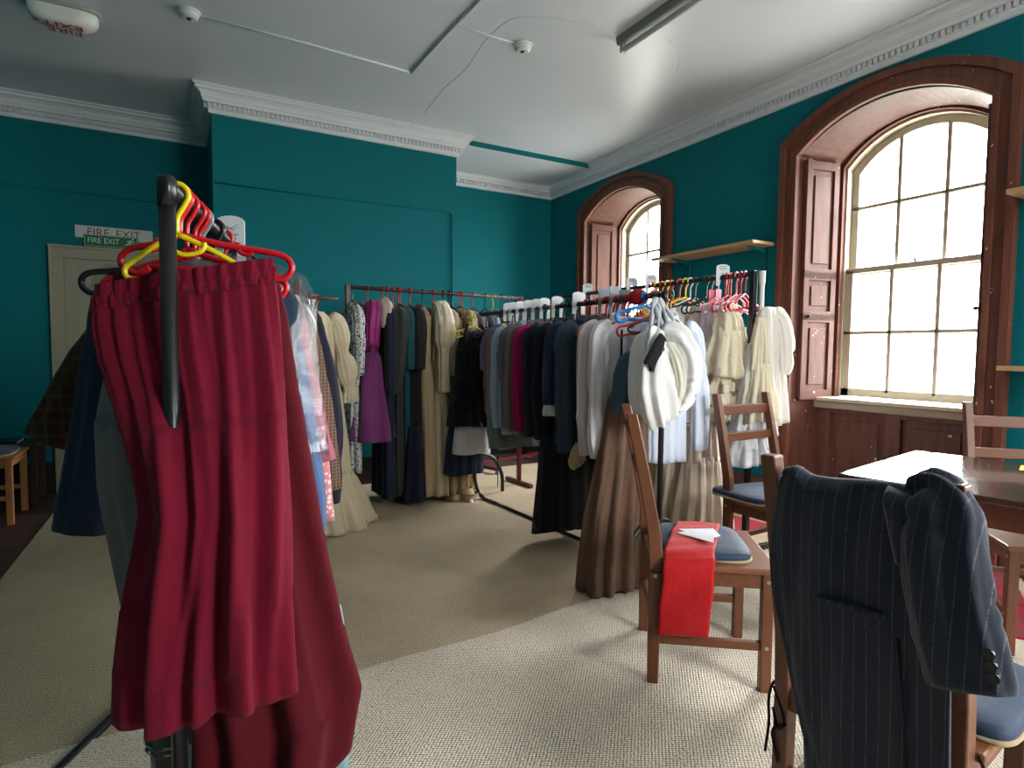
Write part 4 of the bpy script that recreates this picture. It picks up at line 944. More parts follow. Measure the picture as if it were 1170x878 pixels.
for y, kd, what in ((2.20, 'black', 'billowing white blouse'), (2.29, 'black', 'short slate blue top'), (2.33, 'red', 'pale blue white shirt'), (2.47, 'red', 'white collarless shirt'), (2.57, 'red', 'pinkish white shirt'), (2.68, 'red', 'taupe waistcoat'), (2.78, 'red', 'dark blue green denim shirt'),
                    (2.90, 'red', 'navy denim jacket'), (3.02, 'white', 'blue black coat'), (3.06, 'black', 'long black skirt'), (3.15, 'black', 'dark midnight jacket'), (3.27, 'yellow', 'magenta top'), (3.37, 'black', 'grey brown tweed jacket'), (3.48, 'green', 'mid grey shirt'), (3.60, 'black', 'light blue striped shirt'),
                    (3.72, 'green', 'slate green shirt'), (3.82, 'purple', 'dusty rose blouse'), (3.90, 'green', 'short sleeved denim shirt'), (3.99, 'black', 'black short sleeved top'), (4.08, 'purple', 'mustard waistcoat'), (4.25, 'black', 'dark brown jacket')):
    HB(kd, y, f'{kd} plastic hanger on the middle rack holding the {what}', half=.11 if what == 'billowing white blouse' else .185, drop=.10, rr=.005, loops=what in ('white collarless shirt', 'navy denim jacket', 'pale blue white shirt', 'magenta top', 'taupe waistcoat'))
HB('blue', 2.385, 'bright blue thick plastic hanger turned outward at the near end of the middle rack', half=.17, drop=.04, slope=.05, rr=.0085, dr=.12, loops=True)
for i, y in enumerate((2.52, 2.55, 2.61, 2.64, 2.71)):
    HB('red', y, 'empty red hanger bunched close behind the bright blue hanger', half=.15, drop=.10, rr=.006, group='empty red hangers by the blue hanger', dr=.05 * (i - 2))
# red cloth wrapped on the rail
o = MB().tube([(0, -.045, 1.48), (0, -.03, 1.483), (0, .02, 1.482), (0, .05, 1.48)], [.024, .040, .041, .026], 18).obj('sleeve_wrap', cloth('rail_wrap_red', rgb(166, 26, 36)), loc=(2.1, 2.44, 0)); tag(o, 'red padded wrap around the rail of the middle rack', 'rail wrap')
mb = MB()
for k, (x0, x1, zb_) in enumerate(((-.04, -.075, 1.27), (-.02, -.03, 1.23), (.0, .02, 1.26), (.025, .06, 1.24), (.045, .10, 1.29))):
    pts = crv([(x0 * .4, -.02, 1.455), (x0, -.04, 1.41), ((x0 + x1) / 2 + .012 * math.sin(k * 2), -.055, 1.35), (x1, -.06, zb_)], 7)
    mb.tube(pts, [.005 + .007 * abs(math.sin(i * .35 + k)) for i in range(len(pts))], 8)
o = mb.obj('scarf', cloth('grey_ribbon', rgb(176, 178, 184)), loc=(2.0, 2.21, 0)); tag(o, 'pale grey scarf knotted above the billowing white blouse', 'scarf')
o = MB().tube([(0, 0, .50), (0, 0, .15)], [.006, .003], 6).obj('strap', blk, loc=(2.10, 4.0, 0)); tag(o, 'thin black strap hanging below the middle rack over the base bar', 'strap')

# white size cards straddling the rails
card_m = plain('white_card', rgb(216, 218, 222), .45, var=.02); print_m = plain('card_print', rgb(120, 120, 130), .6, var=.1); silver = plain('silver_card', rgb(150, 156, 166), .3, .3)
def card(label, x, y, zr, rot, w=.075, up=.055, down=.055, m=None, lines=True, group=None, ht=0.016):
    P = [(-w / 2, -down), (-.018, -down), (-.018, .0), (-.012, .012), (0, .018), (.012, .012), (.018, 0), (.018, -down), (w / 2, -down), (w / 2, up - .012)]
    P += [(w / 2 * math.cos(a) * .98, up - .012 + ht * math.sin(a)) for a in np.linspace(.2, PI - .2, 9)] + [(-w / 2, up - .012)]
    o = MB().prism(P, lambda u, v, d: (u, d, zr + v), -.0015, .0015).obj('size_card', m or card_m)
    o.location = (x, y, 0); o.rotation_euler.z = rot; tag(o, label, 'size card', group)
    if lines:
        t = MB()
        for k, (a, b_) in enumerate(((-.024, .024), (-.026, .02), (-.02, .026))): t.box(((a + b_) / 2, -.0018, zr + up - .008 - .009 * k), (b_ - a, .0006, .0035))
        t.obj('printed_text', print_m, o)
    return o
for i, y in enumerate((3.22, 3.37, 3.47, 3.58, 3.70, 3.80, 3.88)):
    card('white round-topped size card in the row along the middle rack rail', *B_at(y), 1.48, .12 * math.sin(i * 2.1), w=.085, up=.062, down=.07, lines=False, group='plain size cards on the middle rack')
card('wide white size card nearest in the row, above the navy denim jacket', *B_at(2.98), 1.48, .05, w=.095, up=.07, down=.06, lines=False)
for y, lb in ((2.63, 'tall silvery folded card, right one of the pair above the pinkish shirt'), (2.73, 'tall silvery folded card, left one of the pair above the dark denim shirt')):
    card(lb, *B_at(y), 1.48, .05, w=.085, up=.085, down=.08, m=silver, lines=False, ht=.004)
card('dark grey folded card on the middle rack beside the silvery pair', *B_at(2.54), 1.48, .0, w=.085, up=.058, down=.03, m=plain('dark_card', rgb(60, 62, 66), .3), lines=False, ht=.004)
def D_at(y): return (2.885 - .085 * (y - 2.355) / 1.845, y)
for y, lb in ((2.57, 'white printed size card among the pink hangers on the petticoat rack'), (3.17, 'white printed size card before the far window, right one'), (3.36, 'white printed size card before the far window, left one'), (3.86, 'white printed size card at the far end before the wooden shutter')):
    card(lb, *D_at(y), 1.65, -.5, w=.08, up=.075, down=.05)
o = card('white card with a swoosh mark and small lettering on the near rack rail', *A_at(.62), 1.485, AR - .2, w=.078, up=.075, down=.06, lines=False)
t = MB().tube([(x, -.002, 1.485 + z) for x, z in ((-.026, .040), (-.012, .047), (.004, .045), (.022, .055))], .0011, 5).tube([(x, -.002, 1.485 + z) for x, z in ((-.024, .036), (-.006, .044), (.012, .043), (.026, .047))], .0008, 5)
t.tube([(x, -.002, 1.485 + z) for x, z in ((-.012, .052), (.0, .044), (.012, .038))], .0008, 5)
t.obj('printed_mark', print_m, o)
t = MB()
for k in range(7): t.box((-.02 + .0065 * k, -.0018, 1.485 + .027), (.004, .0006, .005))
t.obj('printed_text', print_m, o)

# ================================================================ petticoat rack
PG = 'white petticoats on the window rack'
lin_w = cloth('petticoat_white', rgb(236, 230, 222), trans=.22, sheen=.1); lin_c = cloth('petticoat_cream', rgb(234, 222, 198), trans=.2, sheen=.1); lin_b = cloth('petticoat_beige', rgb(222, 206, 190), trans=.15); lin_l = cloth('petticoat_lavender', rgb(228, 222, 232), trans=.2); tul = cloth('tulle_white', rgb(238, 238, 242), trans=.35, sheen=.1)
def petti(label, y, m, tiers, zt=1.49, dx=0, name='petticoat', cat='petticoat', hw0=.075, dr=0, m2=None, mm_=None):
    """tiers: list of (z_top, z_bottom, halfwidth_top, halfwidth_bottom, halfdepth)"""
    p = D_at(y); z0, z1, a, b_, d = tiers[0]
    o = garment(name, label, cat, (p[0] + dx, p[1]), dr, [(zt, hw0, .02, 0, 0, .003), (zt - .03, hw0 * 1.1, .025, 0, 0, .006), ((z0 + z1) / 2, (a + b_) / 2, d * .8, 0, 0, .012), (z1, b_, d, 0, 0, .016)], m, nf=9, gather=(22, .25, .5), n=120, hem=.012)
    for k, (z0, z1, a, b_, d) in enumerate(tiers[1:]):
        shell([(z0 + .015, a * .96, d * .72, 0, 0, .004), (z0 - .02, a, d * .8, 0, 0, .012), ((z0 + z1) / 2, (a + b_) / 2, d * .95, 0, 0, .024), (z1, b_, d * 1.1, 0, 0, .034)], nseed(), nf=12, gather=(30, .3, .6), n=150, m=14, cap=False, hem=.014).obj('tier', (m2 or m) if k % 2 == 0 else m, o)
    return o
o = petti('cream tiered petticoat with gathered frill, nearest on the window rack', 2.47, lin_c, [(1.49, 1.30, .06, .115, .07), (1.31, 1.06, .12, .20, .11), (1.05, .97, .125, .15, .07), (.98, .90, .13, .15, .07), (.91, .80, .13, .16, .075)], dx=-.06, dr=.15)
o = petti('white gauzy underskirt of soft tulle below the cream tiered petticoat', 2.33, tul, [(1.2, .92, .08, .10, .05), (.95, .72, .10, .14, .07), (.74, .55, .135, .185, .085)], zt=1.25, dx=.0, hw0=.05)
garment('chemise', 'white chemise with full puffed sleeve beside the rack post and wall', 'chemise', (2.965, 2.315), .1, [(1.46, .05, .03, 0, 0, 0), (1.43, .08, .04, .01, 0, .004), (1.3, .10, .05, .02, 0, .01), (1.05, .12, .055, .045, 0, .014), (.78, .15, .06, .06, 0, .018)], lin_w, nf=9)
o = [q for q in COL.objects if q.get('label', '').startswith('white chemise')][0]
sleeve([(.04, -.01, 1.44, .03, .03), (.085, -.02, 1.40, .05, .05), (.115, -.03, 1.28, .062, .058), (.125, -.03, 1.14, .06, .056), (.12, -.03, 1.07, .035, .035)], nseed(), n=40, m=30, amp=.009, nf=9).obj('sleeve', lin_w, o)
o = petti('pale cream long skirt hanging in front of the rack post by the wall', 2.30, lin_c, [(1.40, 1.1, .035, .075, .04), (1.12, .80, .075, .13, .06)], zt=1.40, dx=.0, hw0=.03)
o = petti('lavender white smooth underskirt left of the cream tiered petticoat', 2.60, lin_l, [(1.48, .88, .07, .17, .07), (.9, .78, .165, .18, .075)], dx=-.04)
o = petti('beige white petticoat with frilled hem at knee height', 2.69, lin_b, [(1.48, .86, .07, .19, .08), (.90, .80, .17, .20, .085), (.81, .74, .18, .2, .085)], dx=-.05)
o = petti('long greyish cream skirt reaching the floor, front one below the frilled petticoats', 2.66, lin_b, [(1.1, .52, .12, .16, .08), (.54, .06, .155, .21, .11)], zt=1.2, dx=-.02)
o = petti('long beige drawstring skirt reaching the floor, left of the other long skirts', 2.82, lin_b, [(1.45, .5, .09, .18, .08), (.52, .05, .175, .22, .11)], dx=-.03)
o = garment('blouse', 'white cotton blouse with full sleeve at the left of the petticoat rack', 'blouse', (2.80, 2.78), .1, top_levels(1.485, .16, .86, .16, .045, .012), lin_w)
sleeve([(-.12, 0, 1.42, .055, .04), (-.165, 0, 1.38, .07, .05), (-.185, -.02, 1.2, .075, .055), (-.18, -.03, 1.02, .08, .06), (-.17, -.03, .93, .05, .045)], nseed(), nf=9, amp=.01).obj('sleeve', lin_w, o)
o = petti('creamy long skirt far along the petticoat rack behind the pale blue shirt', 2.98, lin_c, [(1.45, .5, .09, .18, .08), (.52, .06, .175, .21, .1)])
garment('nightshirt', 'pale pink white nightshirt deep in the petticoat rack', 'nightshirt', D_at(3.15), 0, top_levels(1.50, .18, .30, .2, .05, .012), cloth('pink_white', rgb(216, 196, 196), trans=.15))
def HD(kind, y, label, **k): p = D_at(y); return hanger(kind, label, (p[0], p[1], 0), k.pop('dr', 0), 1.65, **k)
for y, kd, what in ((2.41, 'red', 'pale cream long skirt by the post'), (2.47, 'pink', 'cream tiered petticoat'), (2.44, 'red', 'gauzy tulle underskirt'), (2.53, 'red', 'white chemise'), (2.60, 'pink', 'lavender white underskirt'), (2.69, 'black', 'beige frilled petticoat'),
                    (2.65, 'black', 'long greyish cream skirt'), (2.78, 'black', 'white full sleeved blouse'), (2.82, 'white', 'long beige drawstring skirt'), (2.98, 'red', 'creamy long skirt'), (3.15, 'red', 'pale pink nightshirt')):
    HD(kd, y, f'{kd} plastic hanger on the window rack holding the {what}', half=.15, drop=.11, rr=.005, dr=.25 if kd in ('red', 'pink') else -.12, loops=kd != 'white')
for i, (y, kd) in enumerate(((2.51, 'red'), (2.545, 'red'), (2.445, 'red'))): HD(kd, y, 'spare red hanger clustered near the petticoat rack post', half=.13, drop=.11, dr=.6 + .2 * i, rr=.0045, group='spare red hangers near the petticoat post')
for i, y in enumerate((2.86, 2.91, 3.02, 3.07, 3.12)):
    kd = ('yellow', 'red')[i % 2]
    HD(kd, y, f'empty {kd} hanger in the red and yellow cluster on the window rack', half=.18, drop=.10, dr=-.15 + .1 * i, rr=.006, loops=True, group=f'empty {kd} hangers on the window rack')
for y, c_, lb in ((2.555, rgb(232, 150, 176), 'pale pink paper tag hanging among the petticoat hangers'), (2.605, rgb(196, 30, 70), 'crimson pink paper tag hanging among the petticoat hangers')):
    p = D_at(y); o = MB().box((0, 0, -.055), (.06, .002, .10)).obj('paper_tag', plain('tag_%d' % int(y * 1000), c_, .7), loc=(p[0] - .05, p[1], 1.58), rotz=.2); tag(o, lb, 'paper tag')
    MB().tube([(0, 0, 0), (.02, 0, .05)], .0015, 5).obj('string', card_m, o)

# ================================================================ chairs
cw = wood('chair_wood', rgb(106, 58, 30), .46, axis=2, contrast=.42); cwh = wood('chair_wood', rgb(106, 58, 30), .46, axis=0, contrast=.42)
seat_w = wood('seat_wood', rgb(126, 76, 44), .40, axis=1, contrast=.3)
bolt_m = plain('bolt_head', rgb(170, 160, 150), .35, .8)
def chair(label, c, f, w=.38, d=.38, H=.98, sz=.46, mats=None, name='chair'):
    mv_, mh, ms = mats or (cw, cwh, seat_w)
    root = tag(empty('wooden_chair', (c[0], c[1], 0), math.atan2(-f[0], f[1])), label, 'chair')
    yb, yf = -d / 2, d / 2
    for s_ in (-1, 1):
        x = s_ * w / 2
        # back post: straight leg, raked above the seat ; profile in (y,z) extruded in x
        R = []
        for y, z, t in ((yb, .012 if False else 0, .036), (yb, .2, .042), (yb + .004, .43, .048), (yb - .004, .56, .046), (yb - .048, .78, .042), (yb - .092, H, .038)):
            a = x - .0165; b_ = x + .0165
            R.append([(a, y - t / 2, z), (b_, y - t / 2, z), (b_, y + t / 2, z), (a, y + t / 2, z)])
        mb = MB(); mb.rings(R, cap0=True, cap1=True, smooth=False); mb.obj('back_post', mv_, root, bevel=.004)
        MB().span((x - .019, yf - .019, 0), (x + .019, yf + .019, sz - .02)).obj('front_leg', mv_, root, bevel=.004)
        MB().span((x - .011, yb, .165), (x + .011, yf, .195)).obj('side_stretcher', mh, root, bevel=.003)
        MB().span((x - .011, yb, sz - .075), (x + .011, yf, sz - .02)).obj('side_rail', mh, root, bevel=.003)
        bt = MB()
        for z, y in ((sz - .048, yf), (.18, yf), (sz - .048, yb)): bt.tube([(x + s_ * .018, y, z), (x + s_ * .0205, y, z)], .007, 10, smooth=False)
        bt.obj('bolt', bolt_m, root)
    for y in (yf, yb): MB().span((-w / 2, y - .01, sz - .075), (w / 2, y + .01, sz - .02)).obj('cross_rail', mh, root, bevel=.003)
    MB().span((-w / 2, yb - .01, .225), (w / 2, yb + .01, .25)).obj('back_stretcher', mh, root, bevel=.003)
    mb = MB(); o_ = [(-w / 2 - .03, yb + .03), (w / 2 + .03, yb + .03), (w / 2 + .032, yf + .035), (-w / 2 - .032, yf + .035)]
    mb.prism(o_, lambda u, v, q: (u, v, q), sz - .02, sz); mb.obj('seat', ms, root, bevel=.006)
    for z, h in ((.895, .05), (.755, .045)):
        y = yb - .092 * (z - .5) / .48
        MB().prism([(-w / 2, z - h / 2), (w / 2, z - h / 2), (w / 2, z + h / 2), (-w / 2, z + h / 2)], lambda u, v, q: (u, y + q + .012 * (1 - (2 * u / w) ** 2) * 0, v), -.009, .009).obj('back_slat', mh, root, bevel=.004)
    return root
c1f = (.800, -.600); c1c = (1.724, 1.61)
ch1 = chair('wooden chair in the middle carrying the red cloth strip, seen from its side', c1c, c1f, .40)
ch2 = chair('wooden chair facing the camera in front of the white petticoats', (2.66, 1.93), (.05, -1), .41)
ch3 = chair('nearest wooden chair, with the pinstripe jacket over its back', (1.413, .717), (.99, .135), .335)
ch4 = chair('wooden chair on the window side of the table', (3.10, 1.05), (-.72, -.70), .38)
pine = (wood('pine', rgb(190, 128, 78), .45, axis=2), wood('pine', rgb(190, 128, 78), .45, axis=0), wood('pine_seat', rgb(176, 116, 70), .4, axis=1))
chair('light pine chair by the left wall, with its dark cushion', (-1.21, 5.27), (1, 0), .41, mats=pine)
chair('reddish wooden chair at the left edge, nearer than the pine chair', (-1.255, 4.67), (1, 0.02), .40)
# cushions
nvc = cloth('navy_cushion', rgb(44, 58, 82), rough=.6, sheen=.1, wrinkle=.2); pip = cloth('cushion_edge', rgb(170, 150, 118)); tie_m = cloth('black_tie', rgb(18, 18, 20))
def cushion(label, loc, rotz, w=.37, d=.34, h=.034, sag=0, tiltv=(0, 0), tie=()):
    n = 48; R = []
    for k, (s_, z) in enumerate(((.955, .002), (1.0, .006), (1.012, h * .45), (1.0, h * .72), (.94, h * .95), (.7, h * 1.05), (.35, h * 1.08), (.02, h * 1.08))):
        R.append([(s_ * w / 2 * math.copysign(abs(math.cos(a)) ** .33, math.cos(a)) * (1 - .06 * math.sin(a)), s_ * d / 2 * math.copysign(abs(math.sin(a)) ** .33, math.sin(a)), z) for a in np.linspace(0, 2 * PI, n + 1)[:-1]])
    def bend(p): x, y, z = p; return (x, y, z + tiltv[0] * x + tiltv[1] * y - sag * (max(0, abs(x) - w * .35) * 2) ** 1.5)
    o = MB().rings([[bend(p) for p in r] for r in R], cap0=True, cap1=True).obj('seat_cushion', nvc)
    o.location = loc; o.rotation_euler.z = rotz; tag(o, label, 'cushion')
    e = [bend((1.0 * w / 2 * math.copysign(abs(math.cos(a)) ** .33, math.cos(a)) * (1 - .06 * math.sin(a)), 1.0 * d / 2 * math.copysign(abs(math.sin(a)) ** .33, math.sin(a)), .003)) for a in np.linspace(0, 2 * PI, n + 1)]
    MB().tube(e, .006, 6).obj('edge_piping', pip, o)
    for T in tie: MB().tube(crv(T, 5), .0035, 6).obj('tie', tie_m, o)
    return o
def on(c, f, x, y, z):
    r = (f[1], -f[0]); return (c[0] + r[0] * x + f[0] * y, c[1] + r[1] * x + f[1] * y, z)
rz = lambda f: math.atan2(-f[0], f[1])
cushion('navy seat cushion under the red cloth strip on the middle chair', on(c1c, c1f, 0, .0, .461), rz(c1f), .37, .31,
        tie=([(.19, -.14, .01), (.21, -.165, -.02), (.228, -.165, -.03), (.228, -.2, -.03), (.20, -.205, -.03)], [(.2, -.14, -.01), (.21, -.13, -.06), (.20, -.12, -.10), (.215, -.12, -.13)]))
cushion('navy seat cushion lying askew on the chair before the petticoats', (2.60, 2.02, .462), PI + .05 - .18, .40, .36, tiltv=(0.0, 0.02))
c3c, c3f = (1.413, .717), (.99, .135)
cushion('navy seat cushion on the nearest chair beneath the pinstripe jacket', on(c3c, c3f, .02, .065, .461), rz(c3f), .40, .36,
        tie=[[(x, y - .045, z) for x, y, z in T] for T in ([(-.185, -.17, .0), (-.19, -.2, -.03), (-.205, -.225, -.02), (-.215, -.23, -.06), (-.212, -.232, -.12), (-.218, -.233, -.19)], [(-.205, -.228, -.03), (-.175, -.232, -.10), (-.20, -.236, -.13), (-.185, -.236, -.20)], [(-.205, -.228, -.08), (-.19, -.234, -.12), (-.17, -.236, -.10)],
             [(.17, -.19, .0), (.20, -.215, -.05), (.205, -.225, -.14), (.16, -.232, -.16), (.15, -.236, -.26)], [(.205, -.225, -.14), (.19, -.236, -.17), (.20, -.238, -.27)], [(.205, -.215, -.02), (.212, -.215, -.12), (.205, -.22, -.17)])])
cushion('dark navy seat cushion on the light pine chair at left', (-1.20, 5.27, .46), -PI / 2, .38, .36)
# red cloth strip with a white paper on the middle chair
red_c = cloth('scarlet_cloth', rgb(176, 10, 18), rough=.7, sheen=.1, wrinkle=.25)
P = []
prof_r = [(-.17, .502), (-.10, .506), (0, .508), (.10, .507), (.165, .502), (.215, .488), (.242, .462), (.247, .41), (.246, .34), (.248, .27), (.249, .215)]
rng = np.random.default_rng(5)
cx_ = crv([(a, b_, 0) for a, b_ in prof_r], 4)
for q, (x, z, _) in enumerate(cx_):
    row = []
    for k in range(17):
        s_ = k / 16
        row.append((x + (.004 * math.sin(q * .5 + k * .3) if z < .46 else 0), -.155 + .172 * s_ - .03 * (q / len(cx_)) ** 2 + .085 * min(1, max(0, (.20 - x) / .37)) + (.0015 * math.sin(q * .7)), z + (.0025 * math.sin(q * 1.1 + k * .2) if z > .48 else 0)))
    P.append(row)
o = MB().rings(P, closed=False).obj('red_cloth_strip', red_c, loc=(*c1c, 0), rotz=rz(c1f)); solidify(o, .003, 1); tag(o, 'bright red cloth strip draped over the seat of the middle chair', 'cloth')
MB().box((.216, -.062, .207), (.002, .166, .012)).obj('hem', red_c, o) if False else None
paper = plain('paper', rgb(232, 234, 238), .6, var=.02)
pa = MB()
pa.add([(-.05, -.11, .513), (.065, -.03, .513), (.03, .03, .518), (-.055, .02, .520)], [(0, 1, 2, 3)]).add([(.0, -.125, .514), (.11, -.01, .516), (.06, .0, .524), (-.01, -.06, .522)], [(0, 1, 2, 3)])
o = pa.obj('folded_paper', paper, loc=on(c1c, c1f, 0.03, .03, 0), rotz=rz(c1f)); solidify(o, .0012, 1); tag(o, 'folded white paper lying on the red cloth strip', 'paper')

# pinstripe jacket over the back of the nearest chair
pin = cloth('pinstripe_suiting', rgb(36, 40, 54), 'stripe', rgb(96, 88, 102), 47, rough=.8, sheen=.2, wrinkle=.3)
JR = tag(empty('suit_jacket', (*c3c, 0), rz(c3f)), 'navy pinstripe suit jacket hung over the back of the nearest chair', 'jacket')
rows = [(-.215, .60, -.10, .10), (-.218, .72, -.13, .12), (-.232, .86, -.145, .12), (-.243, .925, -.15, .12), (-.262, .950, -.155, .12), (-.286, .944, -.16, .125), (-.302, .90, -.168, .13), (-.306, .80, -.174, .13), (-.300, .70, -.172, .135),
        (-.292, .62, -.160, .137), (-.284, .52, -.140, .138), (-.279, .44, -.118, .14), (-.276, .36, -.10, .14), (-.274, .30, -.085, .14)]
rng = np.random.default_rng(11); CR = crv(rows, 5); P = []
for q, (y, z, xl, xr) in enumerate(CR):
    row = []
    for k in range(49):
        s_ = k / 48; x = xl + (xr - xl) * s_
        front = 1 if q > 25 else .25
        yy = y - front * (.006 * math.sin(x * 34 + z * 5) + .004 * math.sin(x * 70 - z * 9 + 1) + .012 * math.exp(-((s_ - .02) / .06) ** 2) * -1 + .010 * math.exp(-((x - .02 - (.9 - z) * .1) / .03) ** 2) * max(0, min(1, (.95 - z) * 4)))
        zz = z + (.006 * math.sin(x * 22 + .6) if .93 < z else 0) + (.012 * math.exp(-((x + .135) / .018) ** 2) if z > .93 else 0)
        if q == len(CR) - 1: zz += .03 * (s_ - .6) ** 2
        row.append((x + .018 + .022 * s_, yy, zz))
    P.append(row)
o = MB().rings(P, closed=False).obj('body', pin, JR); solidify(o, .007, 0)
# lower back layer hanging free below
P = []
for q in range(14):
    z = .52 - .24 * q / 13
    P.append([(-.10 + .02 * q / 13 + (.23) * k / 24, -.262 + .006 * math.sin(k * .8 + q * .2), z + (.02 * math.sin(k * .26 + .5) if q == 13 else 0)) for k in range(25)])
o = MB().rings(P, closed=False).obj('inner_panel', pin, JR); solidify(o, .005, 0)
# sleeve from the raised shoulder to the cuff
sl = [(.105, -.252, .925, .035, .03), (.130, -.272, .945, .048, .034), (.148, -.300, .925, .062, .036), (.160, -.322, .865, .064, .033), (.178, -.334, .79, .064, .03), (.196, -.339, .725, .064, .028), (.214, -.340, .66, .063, .026)]
sv = sleeve(sl, 77, n=44, m=36, amp=.006, nf=5).obj('sleeve', pin, JR)
bm = plain('horn_button', rgb(16, 16, 18), .25)
for k in range(3):
    x, z = .243 + .004 * k, .735 - .017 * k
    b_ = MB().tube([(x, -.360, z), (x, -.366, z), (x, -.3662, z), (x, -.3645, z)], [.0085, .0085, .0058, .005], 16, smooth=False).obj('button', bm, sv)
# lapel folded back near the shoulder, welt pocket and seams
lp = []
for q in range(12):
    z = .955 - .125 * q / 11; w_ = .05 - .03 * (q / 11) ** 2
    lp.append([(.062 + .030 * q / 11 + w_ * k / 8, -.312 - .010 * math.sin(PI * k / 8) - .004 * (q > 0) + (.03 if q == 0 else .012 if q == 1 else 0), z - .01 * (k / 8)) for k in range(9)])
o = MB().rings(lp, closed=False).obj('lapel', pin, JR); solidify(o, .006, 0)
MB().hexa([(-.045, -.318, .708), (.075, -.318, .712), (.075, -.309, .712), (-.045, -.309, .708), (-.045, -.318, .720), (.075, -.318, .724), (.075, -.309, .724), (-.045, -.309, .720)]).obj('pocket_welt', pin, JR, bevel=.002)
MB().tube([(.10, -.312, .69), (.112, -.300, .55), (.118, -.288, .40), (.12, -.283, .31)], .003, 6).obj('side_seam', cloth('welt', rgb(20, 22, 30)), JR)
P = [[(-.122 + .034 * q / 7 + .004 * k, -.268 + .008 * k / 3, .585 - .085 * q / 7) for k in range(4)] for q in range(8)]
o = MB().rings(P, closed=False).obj('lining_edge', cloth('purple_lining', rgb(150, 70, 150), rough=.4), JR); solidify(o, .003, 0)

# ================================================================ table
tb_top = wood('table_top', rgb(74, 44, 32), .16, axis=0, coat=.7, contrast=.2); tb = wood('table_wood', rgb(112, 62, 40), .35, axis=0); tbl = wood('table_leg', rgb(112, 62, 40), .35, axis=2)
T = tag(empty('dining_table', (2.05, 1.285, 0), .184), 'dark polished wooden table reflecting the window', 'table')
TW, TL, TZ = .815, 1.35, .77
MB().span((0, -TL, TZ - .022), (TW, 0, TZ)).obj('table_top', tb_top, T, bevel=.004)
for x in (.05, TW - .05): MB().span((x - .011, -TL + .06, TZ - .105), (x + .011, -.06, TZ - .022)).obj('apron', tb, T, bevel=.002)
for y in (-.05, -TL + .05): MB().span((.05, y - .011, TZ - .105), (TW - .05, y + .011, TZ - .022)).obj('apron', tb, T, bevel=.002)
for x in (.065, TW - .065):
    for y in (-.065, -TL + .065): MB().span((x - .03, y - .03, 0), (x + .03, y + .03, TZ - .022)).obj('leg', tbl, T, bevel=.004)
o = MB().add([(-.06, -.05, 0), (.05, -.06, .001), (.06, .04, .004), (-.05, .05, .001)], [(0, 1, 2, 3)]).obj('yellow_note', plain('yellow_note', rgb(226, 204, 30), .6), loc=(2.78, .98, TZ + .001), rotz=.4); solidify(o, .001, 1); tag(o, 'small yellow paper note lying on the dark table', 'note')

# ================================================================ wall shelves
sh_w = wood('shelf_pine', rgb(190, 152, 112), .5, axis=1, contrast=.15); br_m = plain('bracket_teal', rgb(0, 96, 102), .45)
def shelf(label, y0, y1, z, d, ups=(), th=.024, loc=None):
    root = tag(empty('wall_shelf', (W, (y0 + y1) / 2, z)), label, 'shelf'); yc = (y0 + y1) / 2
    MB().span((-d, y0 - yc, 0), (-.012 if ups else -.001, y1 - yc, th)).obj('board', sh_w, root, bevel=.003)
    for y, zb in ups:
        MB().span((-.012, y - yc - .012, zb - z), (-.0005, y - yc + .012, .0)).obj('upright', br_m, root)
        MB().prism([(0, 0), (-d * .8, 0), (-d * .8, -.008), (-.012, -.04), (0, -.04)], lambda u, v, q: (u, y - yc + q, v), -.006, .006).obj('bracket', br_m, root)
    return root
shelf('long pine shelf on the teal wall between the two windows', 2.955, 4.02, 1.985, .265, ((3.82, 1.0), (3.05, 1.0)))
shelf('lower pine shelf between the windows, mostly hidden behind the petticoats', 2.955, 3.75, 1.115, .20)
shelf('upper pine shelf at the right edge beyond the large window', -.2 + .8, 1.46, 2.0, .25, ((1.30, 1.0),))
shelf('lower pine shelf at the right edge beyond the large window', .6, 1.46, 1.118, .25, ((1.30, .9),))
rng = np.random.default_rng(3); sp = superell(.07, .045, .05)
o = MB().rings([[(x + .008 * math.sin(9 * y + 30 * x), y, -z + .004 * math.sin(60 * x)) for x, y, z in r] for r in sp], cap0=True).obj('folded_cloth', lin_w, loc=(W - .14, 3.03, 1.139)); tag(o, 'crumpled white cloth on the lower shelf beside the petticoats', 'cloth')

# dark low table in the left corner
dw = wood('dark_table', rgb(48, 34, 28), .5, axis=0); T2 = tag(empty('side_table', (-1.32, 5.80, 0)), 'dark low table against the wall behind the pine chair', 'table')
MB().span((-.36, -.18, .435), (.36, .18, .46)).obj('top', dw, T2, bevel=.004)
for x in (-.33, .33):
    for y in (-.15, .15): MB().span((x - .022, y - .022, 0), (x + .022, y + .022, .435)).obj('leg', wood('dark_table', rgb(48, 34, 28), .5, axis=2), T2, bevel=.003)
MB().span((-.33, -.16, .36), (.33, -.14, .435)).span((-.33, .14, .36), (.33, .16, .435)).obj('apron', dw, T2)
o = MB().span((-.16, -.11, 0), (.16, .11, .022)).obj('book', plain('black_cover', rgb(14, 14, 18), .35), loc=(-1.25, 5.78, .46), bevel=.004); tag(o, 'flat dark book lying on the low table in the corner', 'book')
MB().span((-.155, -.105, .004), (.162, .105, .018)).obj('pages', paper, o)
# scrap of paper on the carpet
sp = superell(.018, .014, .022, 10, 5)
o = MB().rings([[(x + .005 * math.sin(200 * y + 90 * z), y + .004 * math.sin(150 * x), -z) for x, y, z in r] for r in sp], cap0=True, smooth=False).obj('paper_scrap', paper, loc=(1.955, 4.16, .012)); tag(o, 'tiny crumpled white paper scrap on the carpet under the racks', 'paper')

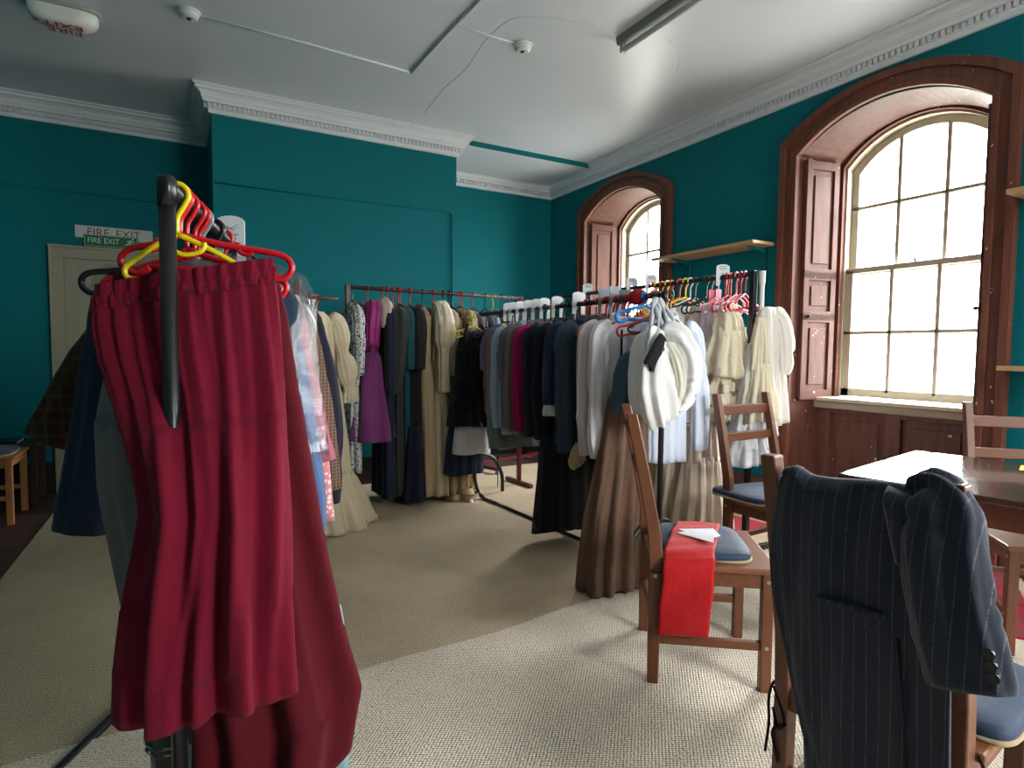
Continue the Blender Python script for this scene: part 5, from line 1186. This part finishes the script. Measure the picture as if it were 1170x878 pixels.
# ================================================================ light and camera
w = bpy.data.worlds.new('overcast'); SC.world = w; w.use_nodes = True; nt = w.node_tree; bgn = nt.nodes['Background']
tc = nt.nodes.new('ShaderNodeTexCoord'); sx_ = nt.nodes.new('ShaderNodeSeparateXYZ'); nt.links.new(tc.outputs['Generated'], sx_.inputs[0])
r = nt.nodes.new('ShaderNodeValToRGB'); nt.links.new(sx_.outputs[2], r.inputs[0])
mr = nt.nodes.new('ShaderNodeMapRange'); mr.inputs[1].default_value = -1; nt.links.new(sx_.outputs[2], mr.inputs[0]); nt.links.new(mr.outputs[0], r.inputs[0])
r.color_ramp.elements[0].position = .42; r.color_ramp.elements[0].color = (.36, .35, .32, 1)
r.color_ramp.elements[1].position = .53; r.color_ramp.elements[1].color = (.84, .84, .84, 1)
e_ = r.color_ramp.elements.new(.85); e_.color = (1.4, 1.4, 1.45, 1)
nt.links.new(r.outputs[0], bgn.inputs[0]); bgn.inputs[1].default_value = 36.0
def portal(name, loc, rot, sx, sy):
    l = bpy.data.lights.new(name, 'AREA'); l.shape = 'RECTANGLE'; l.size = sx; l.size_y = sy; l.cycles.is_portal = True
    o = bpy.data.objects.new(name, l); COL.objects.link(o); o.location = loc; o.rotation_euler = rot; return o
for yc in WC: portal('daylight', (W + .62, yc, 1.85), (0, PI / 2, 0), 2.0, 1.1)
portal('daylight', (2.45, YN - .17, 1.8), (PI / 2, 0, 0), 1.5, 1.8)  # portal for the added fill window in the near wall

f_, pitch, yaw, roll = 681.81, math.radians(3.265), math.radians(28.994), math.radians(.5357)
F = Vector((math.sin(yaw) * math.cos(pitch), math.cos(yaw) * math.cos(pitch), -math.sin(pitch)))
R0 = Vector((math.cos(yaw), -math.sin(yaw), 0)); U0 = R0.cross(F)
Rr = R0 * math.cos(roll) + U0 * math.sin(roll); Ur = Rr.cross(F)
cam = bpy.data.cameras.new('camera'); co = bpy.data.objects.new('camera', cam); COL.objects.link(co)
M = Matrix(((Rr.x, Ur.x, -F.x, 0), (Rr.y, Ur.y, -F.y, 0), (Rr.z, Ur.z, -F.z, 1.2), (0, 0, 0, 1))); co.matrix_world = M
cam.sensor_width = 36; cam.lens = f_ / 1170 * 36; cam.clip_start = .02
SC.camera = co
vs_ = SC.view_settings; vs_.view_transform = 'Standard'; vs_.look = 'None'; vs_.gamma = 1; vs_.use_curve_mapping = False
vs_.exposure = 0.0
